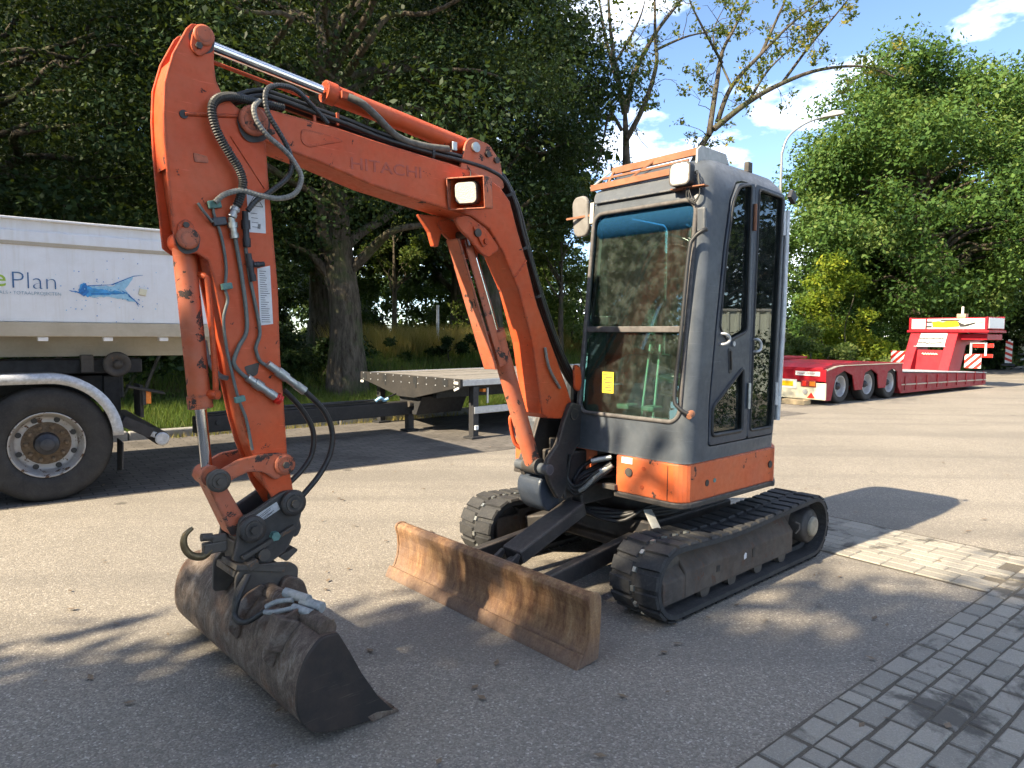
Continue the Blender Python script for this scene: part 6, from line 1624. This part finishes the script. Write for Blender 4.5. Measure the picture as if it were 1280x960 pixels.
# tall trees on the bank behind the truck and the flatbed
def vz(p): 
    r = cr_ * p.x + sr_ * p.y; n = -sr_ * p.x + cr_ * p.y
    return verge_z(r, n) - 0.05
def foot(r, n): p = RW(r, n); p.z = vz(p); return p
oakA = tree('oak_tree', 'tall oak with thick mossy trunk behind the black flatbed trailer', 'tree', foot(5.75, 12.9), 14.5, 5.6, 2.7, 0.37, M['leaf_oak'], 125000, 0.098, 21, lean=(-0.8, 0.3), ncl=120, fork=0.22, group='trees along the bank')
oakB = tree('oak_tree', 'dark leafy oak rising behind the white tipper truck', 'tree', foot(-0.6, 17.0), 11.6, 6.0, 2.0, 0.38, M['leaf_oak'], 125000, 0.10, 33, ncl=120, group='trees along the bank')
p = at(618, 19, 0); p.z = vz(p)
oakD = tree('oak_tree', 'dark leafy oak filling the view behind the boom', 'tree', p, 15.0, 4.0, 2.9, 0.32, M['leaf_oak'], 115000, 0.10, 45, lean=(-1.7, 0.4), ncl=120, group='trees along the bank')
oakF = copy_tree(oakB); oakF.location = foot(4.0, 25.5); oakF.rotation_euler.z += 2.1; oakF.scale = (1, 1, 0.9)
tag(oakF, 'dark oak standing farther back behind the thick mossy trunk', 'tree', 'trees along the bank')
# trees that stand left of the frame and behind the camera: they shade the bank and the near asphalt
def offcopy(src, p, rot, s, label):
    c = copy_tree(src); c.location = p; c.rotation_euler.z = rot; c.scale = (s, s, s)
    tag(c, label, 'tree', 'trees outside the frame'); return c
offcopy(oakB, foot(-9.5, 19.6), 1.0, 1.1, 'oak left of the frame on the bank, seen in the windscreen reflection')
offcopy(oakD, foot(-20.0, 20.0), 2.0, 1.5, 'oak far left of the frame on the bank')
road0 = tree('roadside_tree', 'roadside tree behind the camera, first of the row that shades the asphalt', 'tree', (-15.4, -7.2, 0), 10.3, 4.1, 1.7, 0.30, M['leaf_oak'], 27000, 0.25, 57, ncl=90, group='trees outside the frame')
for i, (x, y, rot, s) in enumerate(((-11.0, -6.4, 2.2, 0.98), (-6.7, -5.2, 4.4, 0.97), (-2.4, -4.5, 5.2, 0.97))):
    offcopy(road0, (x, y, 0), rot, s, ('roadside tree behind the camera, second of the shading row', 'roadside tree behind the camera, third of the shading row', 'roadside tree behind the camera, last of the shading row')[i])
offcopy(road0, (-17.0, 2.6, 0), 0.8, 1.0, 'leafy tree left of the frame beyond the truck, mirrored in the windscreen')
offcopy(road0, (18.5, 7.2, 0), 2.8, 0.95, 'leafy tree right of the frame behind the sheet fence, mirrored in the door glass')
offcopy(road0, (20.0, 3.0, 0), 4.1, 0.85, 'smaller leafy tree right of the frame behind the sheet fence')
for i, (px, Z, s, lab) in enumerate(((40, 25, 1.5, 'dense dark tree deep behind the front of the tipper body'), (215, 27, 1.55, 'dense dark tree deep behind the upright arm'), (400, 28, 1.6, 'dense dark tree deep behind the arm cylinder'), (575, 29, 1.55, 'dense dark tree deep behind the clearing'))):
    c = copy_tree(road0); c.location = at(px, Z, 0.9); c.rotation_euler.z = 1.3 * i; c.scale = (s, s, s); c.name = 'dense_tree'; tag(c, lab, 'tree', 'trees along the bank')
# hedge behind the truck
rng = np.random.default_rng(5)
cl = []
for i in range(46):
    x = rng.uniform(-5.5, 3.6); z = rng.uniform(0.5, 3.6) ; y = rng.uniform(-0.6, 1.0)
    cl.append((x, y, z, 0.75, 0.65, 0.55))
hg = shrub('tall_hedge', 'tall dark hedge between the tipper truck and the oaks', foot(0.4, 13.2), cl, M['leaf_oak'], 26000, 0.13, 51, 'hedge', stems=12)
hg.rotation_euler.z = RA
# shrubs under the trees
def mound(w, h, n, seed, d=1.0):
    g = np.random.default_rng(seed); out = []
    for i in range(n):
        x = g.uniform(-w, w); y = g.uniform(-d, d); z = g.uniform(0.15, h * max(0.25, 1 - (abs(x) / w) ** 2.2)); k = g.uniform(0.35, 0.6) * min(1.2, h * .4)
        out.append((x, y, z, k, k, k * .75))
    return out
def shr(px, Z, w, h, n, nl, seed, label, mat='leaf_shrub', size=0.11, name='shrub', z0=None, group='shrubs under the trees', cat='shrub'):
    p = at(px, Z, 0); p.z = vz(p) if z0 is None else z0
    return shrub(name, label, p, mound(w, h, n, seed), M[mat], nl, size, seed, cat, group)
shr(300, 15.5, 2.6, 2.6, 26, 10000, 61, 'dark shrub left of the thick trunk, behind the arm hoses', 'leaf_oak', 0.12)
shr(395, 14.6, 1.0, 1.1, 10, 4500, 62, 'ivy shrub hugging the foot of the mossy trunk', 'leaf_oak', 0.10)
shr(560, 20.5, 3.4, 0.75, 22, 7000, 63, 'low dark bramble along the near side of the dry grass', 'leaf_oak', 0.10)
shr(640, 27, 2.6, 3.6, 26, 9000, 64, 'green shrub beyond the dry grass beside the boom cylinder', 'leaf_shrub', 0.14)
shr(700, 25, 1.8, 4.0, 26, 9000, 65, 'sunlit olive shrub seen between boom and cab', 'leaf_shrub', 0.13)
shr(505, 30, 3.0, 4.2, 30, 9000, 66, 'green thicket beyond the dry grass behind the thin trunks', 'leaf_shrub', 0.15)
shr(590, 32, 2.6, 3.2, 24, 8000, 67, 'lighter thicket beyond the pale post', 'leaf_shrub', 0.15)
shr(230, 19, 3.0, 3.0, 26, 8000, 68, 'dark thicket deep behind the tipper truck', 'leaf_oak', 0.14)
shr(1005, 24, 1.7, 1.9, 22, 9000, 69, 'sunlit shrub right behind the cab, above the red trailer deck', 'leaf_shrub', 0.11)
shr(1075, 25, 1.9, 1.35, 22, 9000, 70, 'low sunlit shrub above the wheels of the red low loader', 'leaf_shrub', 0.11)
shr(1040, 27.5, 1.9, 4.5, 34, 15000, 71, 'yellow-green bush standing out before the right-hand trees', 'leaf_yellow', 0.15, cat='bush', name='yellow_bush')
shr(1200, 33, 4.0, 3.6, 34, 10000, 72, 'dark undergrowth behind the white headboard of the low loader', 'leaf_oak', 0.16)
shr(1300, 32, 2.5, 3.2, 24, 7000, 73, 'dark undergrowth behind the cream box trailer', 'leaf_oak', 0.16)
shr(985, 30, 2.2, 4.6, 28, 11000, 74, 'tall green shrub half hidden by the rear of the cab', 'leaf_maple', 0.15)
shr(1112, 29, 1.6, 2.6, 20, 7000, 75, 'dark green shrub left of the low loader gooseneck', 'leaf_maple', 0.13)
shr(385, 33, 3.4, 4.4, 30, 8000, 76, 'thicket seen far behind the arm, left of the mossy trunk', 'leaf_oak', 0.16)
hd2 = shrub('added_dark_hedge', 'unseen dark hedge added right of the frame to darken the lower door glass reflection', (8.6, 5.0, 0), [(0.0, y_, 0.25 + 0.35 * k_, 0.42, 0.42, 0.30) for y_ in np.arange(-2.6, 2.7, 0.42) for k_ in range(4)], M['leaf_oak'], 14000, 0.07, 77, 'hedge')  # added out of view so the lower door glass mirrors something dark
shr(525, 37, 6.5, 5.5, 60, 15000, 78, 'distant thicket closing the clearing behind the flatbed', 'leaf_shrub', 0.24)
shr(345, 37, 5.5, 6.0, 50, 13000, 79, 'distant thicket closing the gap behind the upright arm', 'leaf_oak', 0.24)
# thin stems in the clearing
for i, (px, Z, lab) in enumerate(((493, 23.5, 'slim pale tree with small crown in the clearing behind the trailer'), (700, 24, 'slim dark tree between boom and cab'))):
    tree('slim_tree', lab, 'tree', (lambda p: Vector((p.x, p.y, vz(p))))(at(px, Z, 0)), 6.5, 1.6, 2.6, 0.12, M['leaf_shrub'], 7000, 0.14, 80 + i, ncl=26)
# big sunlit trees on the right
p = at(1146, 30, 0); p.z = vz(p)
mapA = tree('maple_tree', 'large sunlit maple behind the red low loader, trunk beside its headboard', 'tree', p, 13.6, 6.0, 1.8, 0.42, M['leaf_maple'], 130000, 0.185, 91, ncl=190, group='trees on the right')
p = at(1310, 33, 0); p.z = vz(p)
mapB = copy_tree(mapA); mapB.location = p; mapB.rotation_euler.z += 2.6; mapB.scale = (1.08, 1.08, 1.02); tag(mapB, 'tall sunlit maple at the right edge of the picture', 'tree', 'trees on the right')
p = at(1085, 36, 0); p.z = vz(p)
mapC = copy_tree(mapA); mapC.location = p; mapC.rotation_euler.z += 4.4; mapC.scale = (0.80, 0.80, 0.80); tag(mapC, 'smaller sunlit maple at the left end of the right-hand trees', 'tree', 'trees on the right')
# far wood as one mass
cs, rad, cnt = [], [], []
g = np.random.default_rng(8)
for i in range(430):
    px = g.uniform(-150, 1500); Z = g.uniform(46, 60); hmax = 11 if not (690 < px < 1010) else 6.5
    q = at(px, Z, hmax * g.random() ** 1.3 + 0.4); cs.append(tuple(q)); rad.append((2.4, 1.6, 1.5)); cnt.append(260)
fwm = link_mesh('far_wood', leaf_mesh('far_wood', cs, rad, cnt, 0.42, 9), M['leaf_oak']); tag(fwm, 'distant wood closing the view behind the trees', 'wood', kind='stuff')

# half-bare trees above the cab: limbs laid out in space, twigs grown from them
def bare_tree(name, label, Z, limbs, seed, dens, leafn):
    rng = np.random.default_rng(seed)
    base = at(limbs[0][1][0][0], Z, 0); base.z = 0.3
    root = empty(name, base); tag(root, label, 'tree')
    tb_ = MB(); tw = MB(); tips = []
    for r0, px in limbs:
        ph = rng.uniform(0, 6.28); k = rng.uniform(-1, 1)
        P = []
        for i, (x, y) in enumerate(px):
            t = i / max(1, len(px) - 1); dep = Z + (1.3 * k * t + 0.25 * math.sin(ph + 3 * t)) * (0 if r0 > .2 else 1)
            P.append(Vector(((x - 640) / 860 * dep, dep, CAM_H + (418 + (x - 640) * .0074 - y) / 860 * dep)) - base)
        S_ = smooth_path(P, 6); m = len(S_)
        tb_.tube(S_, r0, 8, rad=[max(.012, r0 * (1 - .78 * j / (m - 1))) for j in range(m)])
        for j in range(3, m):
            for _ in range(rng.poisson(dens * (0.4 + 0.8 * j / m))):
                d = Vector((rng.normal(), rng.normal(), rng.normal() + .25)).normalized(); L = rng.uniform(.35, 1.15) * (1.2 - .3 * j / m)
                a = S_[j]; q = [a]
                for s_ in range(1, 6):
                    dd = d + Vector((rng.normal(), rng.normal(), rng.normal())) * .28 + Vector((0, 0, -.10 * s_ + .15)); q.append(q[-1] + dd.normalized() * L / 5)
                tw.tube(q, .01, 4, rad=[.013, .011, .009, .008, .006, .004]); tips.append((q[-1], j / m, a))
                for _k in range(rng.integers(1, 4)):
                    b0 = q[rng.integers(2, 5)]; d2 = (d + Vector((rng.normal(), rng.normal(), rng.normal() - .2)) * .8).normalized(); L2 = L * rng.uniform(.3, .6)
                    q2 = [b0, b0 + d2 * L2 * .5, b0 + d2 * L2 + Vector((0, 0, -.05))]; tw.tube(q2, .006, 3, rad=[.007, .006, .003]); tips.append((q2[-1], j / m, a))
    trunk = tb_.build('trunk', M['bark'], root); tw.build('twigs', M['bark'], trunk)['kind'] = 'stuff'
    sel = [tips[i] for i in rng.permutation(len(tips))[:leafn]]
    cs = [tuple(t[0]) for t in sel]
    link_mesh('crown', leaf_mesh('crown', cs, [(.20, .20, .17)] * len(cs), rng.integers(8, 30, len(cs)), 0.12, seed, up=.1, shell=.1), M['leaf_ash'], root)
    return root
bare_tree('sparse_tree', 'half-bare tree with a fork of thin limbs left of the cab roof', 20, [
    (0.230, [(781, 420), (780, 300), (778, 205), (775, 144)]),
    (0.093, [(775, 150), (766, 110), (759, 74), (753, 20), (752, -30)]), (0.093, [(776, 148), (785, 105), (807, 60), (834, 24), (862, -8)]),
    (0.081, [(778, 180), (799, 138), (812, 92), (810, 60), (808, 10), (802, -30)]), (0.043, [(810, 75), (851, 58), (899, 50)]), (0.062, [(764, 110), (750, 60), (742, 20), (730, -20)]),
    (0.056, [(772, 170), (757, 150), (749, 184), (740, 230)]), (0.043, [(762, 90), (790, 40), (800, 0)])], 101, .55, 120)
bare_tree('sparse_tree', 'half-bare tree leaning right over the cab with yellowing leaves', 21, [
    (0.212, [(838, 420), (848, 260), (864, 200), (886, 164)]),
    (0.093, [(884, 168), (925, 136), (965, 114), (1010, 98), (1061, 94), (1100, 106)]), (0.087, [(878, 176), (886, 114), (892, 76), (910, 40), (930, -10)]),
    (0.081, [(888, 160), (904, 118), (939, 79), (974, 44), (1010, 16)]), (0.056, [(939, 79), (960, 30), (980, -15)]), (0.050, [(965, 114), (1000, 66), (1030, 30), (1050, 4)]),
    (0.043, [(892, 90), (868, 50), (850, 15), (842, -20)]), (0.050, [(925, 136), (950, 96), (990, 60)]), (0.037, [(904, 118), (880, 60), (895, 20)])], 103, .62, 520)

# grass
def blades(name, label, pts, h, w, mat, seed, cat='grass'):
    rng = np.random.default_rng(seed); n = len(pts); pts = np.asarray(pts)
    a = rng.uniform(0, 6.28, n); d = np.stack([np.cos(a), np.sin(a), 0 * a], 1); hh = h * (0.45 + 0.9 * rng.random(n))
    lean_ = rng.normal(size=(n, 3)) * 0.33; lean_[:, 2] = 1; tip = pts + lean_ * hh[:, None]
    V = np.stack([pts - d * w, pts + d * w, tip], 1)
    o = link_mesh(name, quads(name, V, np.clip(rng.normal(.5, .25, n), 0, 1)), mat); tag(o, label, cat, kind='stuff'); return o
def strip(r0, r1, d0, d1, n, seed, clump=0.0):
    g = np.random.default_rng(seed); out = []
    while len(out) < n:
        r = g.uniform(r0, r1); d = g.uniform(d0, d1); nn = road_edge(r) + .12 + d
        if clump and math.sin(r * 3.1) * math.sin(d * 4.3 + r) + g.normal() * .5 < clump - 1: continue
        q = RW(r, nn); out.append((q.x, q.y, verge_z(r, nn) - .01))
    return out
blades('verge_grass', 'green grass on the verge behind the kerb', strip(-1, 9, 0.02, 2.6, 26000, 1), 0.16, 0.007, M['grass'], 2)
blades('far_verge_grass', 'sunlit grass on the verge behind the low loader', strip(16, 46, 0.0, 3.5, 22000, 3), 0.20, 0.012, M['grass'], 4)
blades('dry_meadow_grass', 'tall dry yellow grass in the clearing behind the flatbed trailer', strip(9, 20, 7.6, 11.5, 24000, 5), 0.75, 0.012, M['dry_grass'], 6)
blades('bank_grass', 'long green grass on the bank under the trees', strip(-2, 20, 2.5, 9, 20000, 7), 0.30, 0.010, M['grass'], 8)
wd = []
g = np.random.default_rng(14)
for _ in range(1500):
    r = g.uniform(2.0, 13); q = RW(r, 10.40 + g.normal() * .04); wd.append((q.x, q.y, 0.0))
blades('kerb_weeds', 'weeds and straw growing along the foot of the kerb', wd, 0.10, 0.006, M['dry_grass'], 15)
# fallen leaves on the asphalt
g = np.random.default_rng(77); n = 130; V = []
for _ in range(n):
    z_ = g.uniform(2.2, 9); x_ = g.uniform(-.75, .75) * z_; a = g.uniform(0, 6.28); s = g.uniform(.012, .03)
    t = np.array([math.cos(a), math.sin(a), g.uniform(-.1, .2)]); b = np.array([-math.sin(a), math.cos(a), g.uniform(-.2, .2)]); o = np.array([x_, z_, .006 + s * .25])
    V.append([o - t * s, o + b * s * .5, o + t * s, o - b * s * .5])
fl_ = link_mesh('fallen_leaves', quads('fallen_leaves', np.array(V), g.random(n) * .4), M['hub_rust']); tag(fl_, 'scattered small brown leaves and debris on the asphalt', 'leaves', kind='stuff')

# buildings outside the frame that the cab glass mirrors
def ribbed(name, label, loc, rz, L, H, mat, cat):
    root = empty(name, loc, rz); tag(root, label, cat)
    MB().box((0, 0.06, H / 2), (L, 0.08, H)).build('wall_sheet', mat, root)
    rb2 = MB()
    for x in np.arange(-L / 2 + .1, L / 2, 0.25): rb2.box((x, 0, H / 2), (0.07, 0.04, H - .02))
    rb2.build('wall_ribs', mat, root)
    MB().box((0, 0.1, H + .03), (L + .1, 0.3, 0.06)).build('wall_cap', M['galv'], root, .01)
    return root
ribbed('sheet_fence', 'pale ribbed sheet fence right of the frame, mirrored in the cab door glass', (15.0, 5.5, 0), R_(-92), 9.0, 2.1, M['shed'], 'fence')
ribbed('site_shed', 'pale ribbed shed left of the frame, mirrored in the windscreen', (-13.5, 3.6, 0), R_(95), 3.4, 3.0, M['shed'], 'shed')
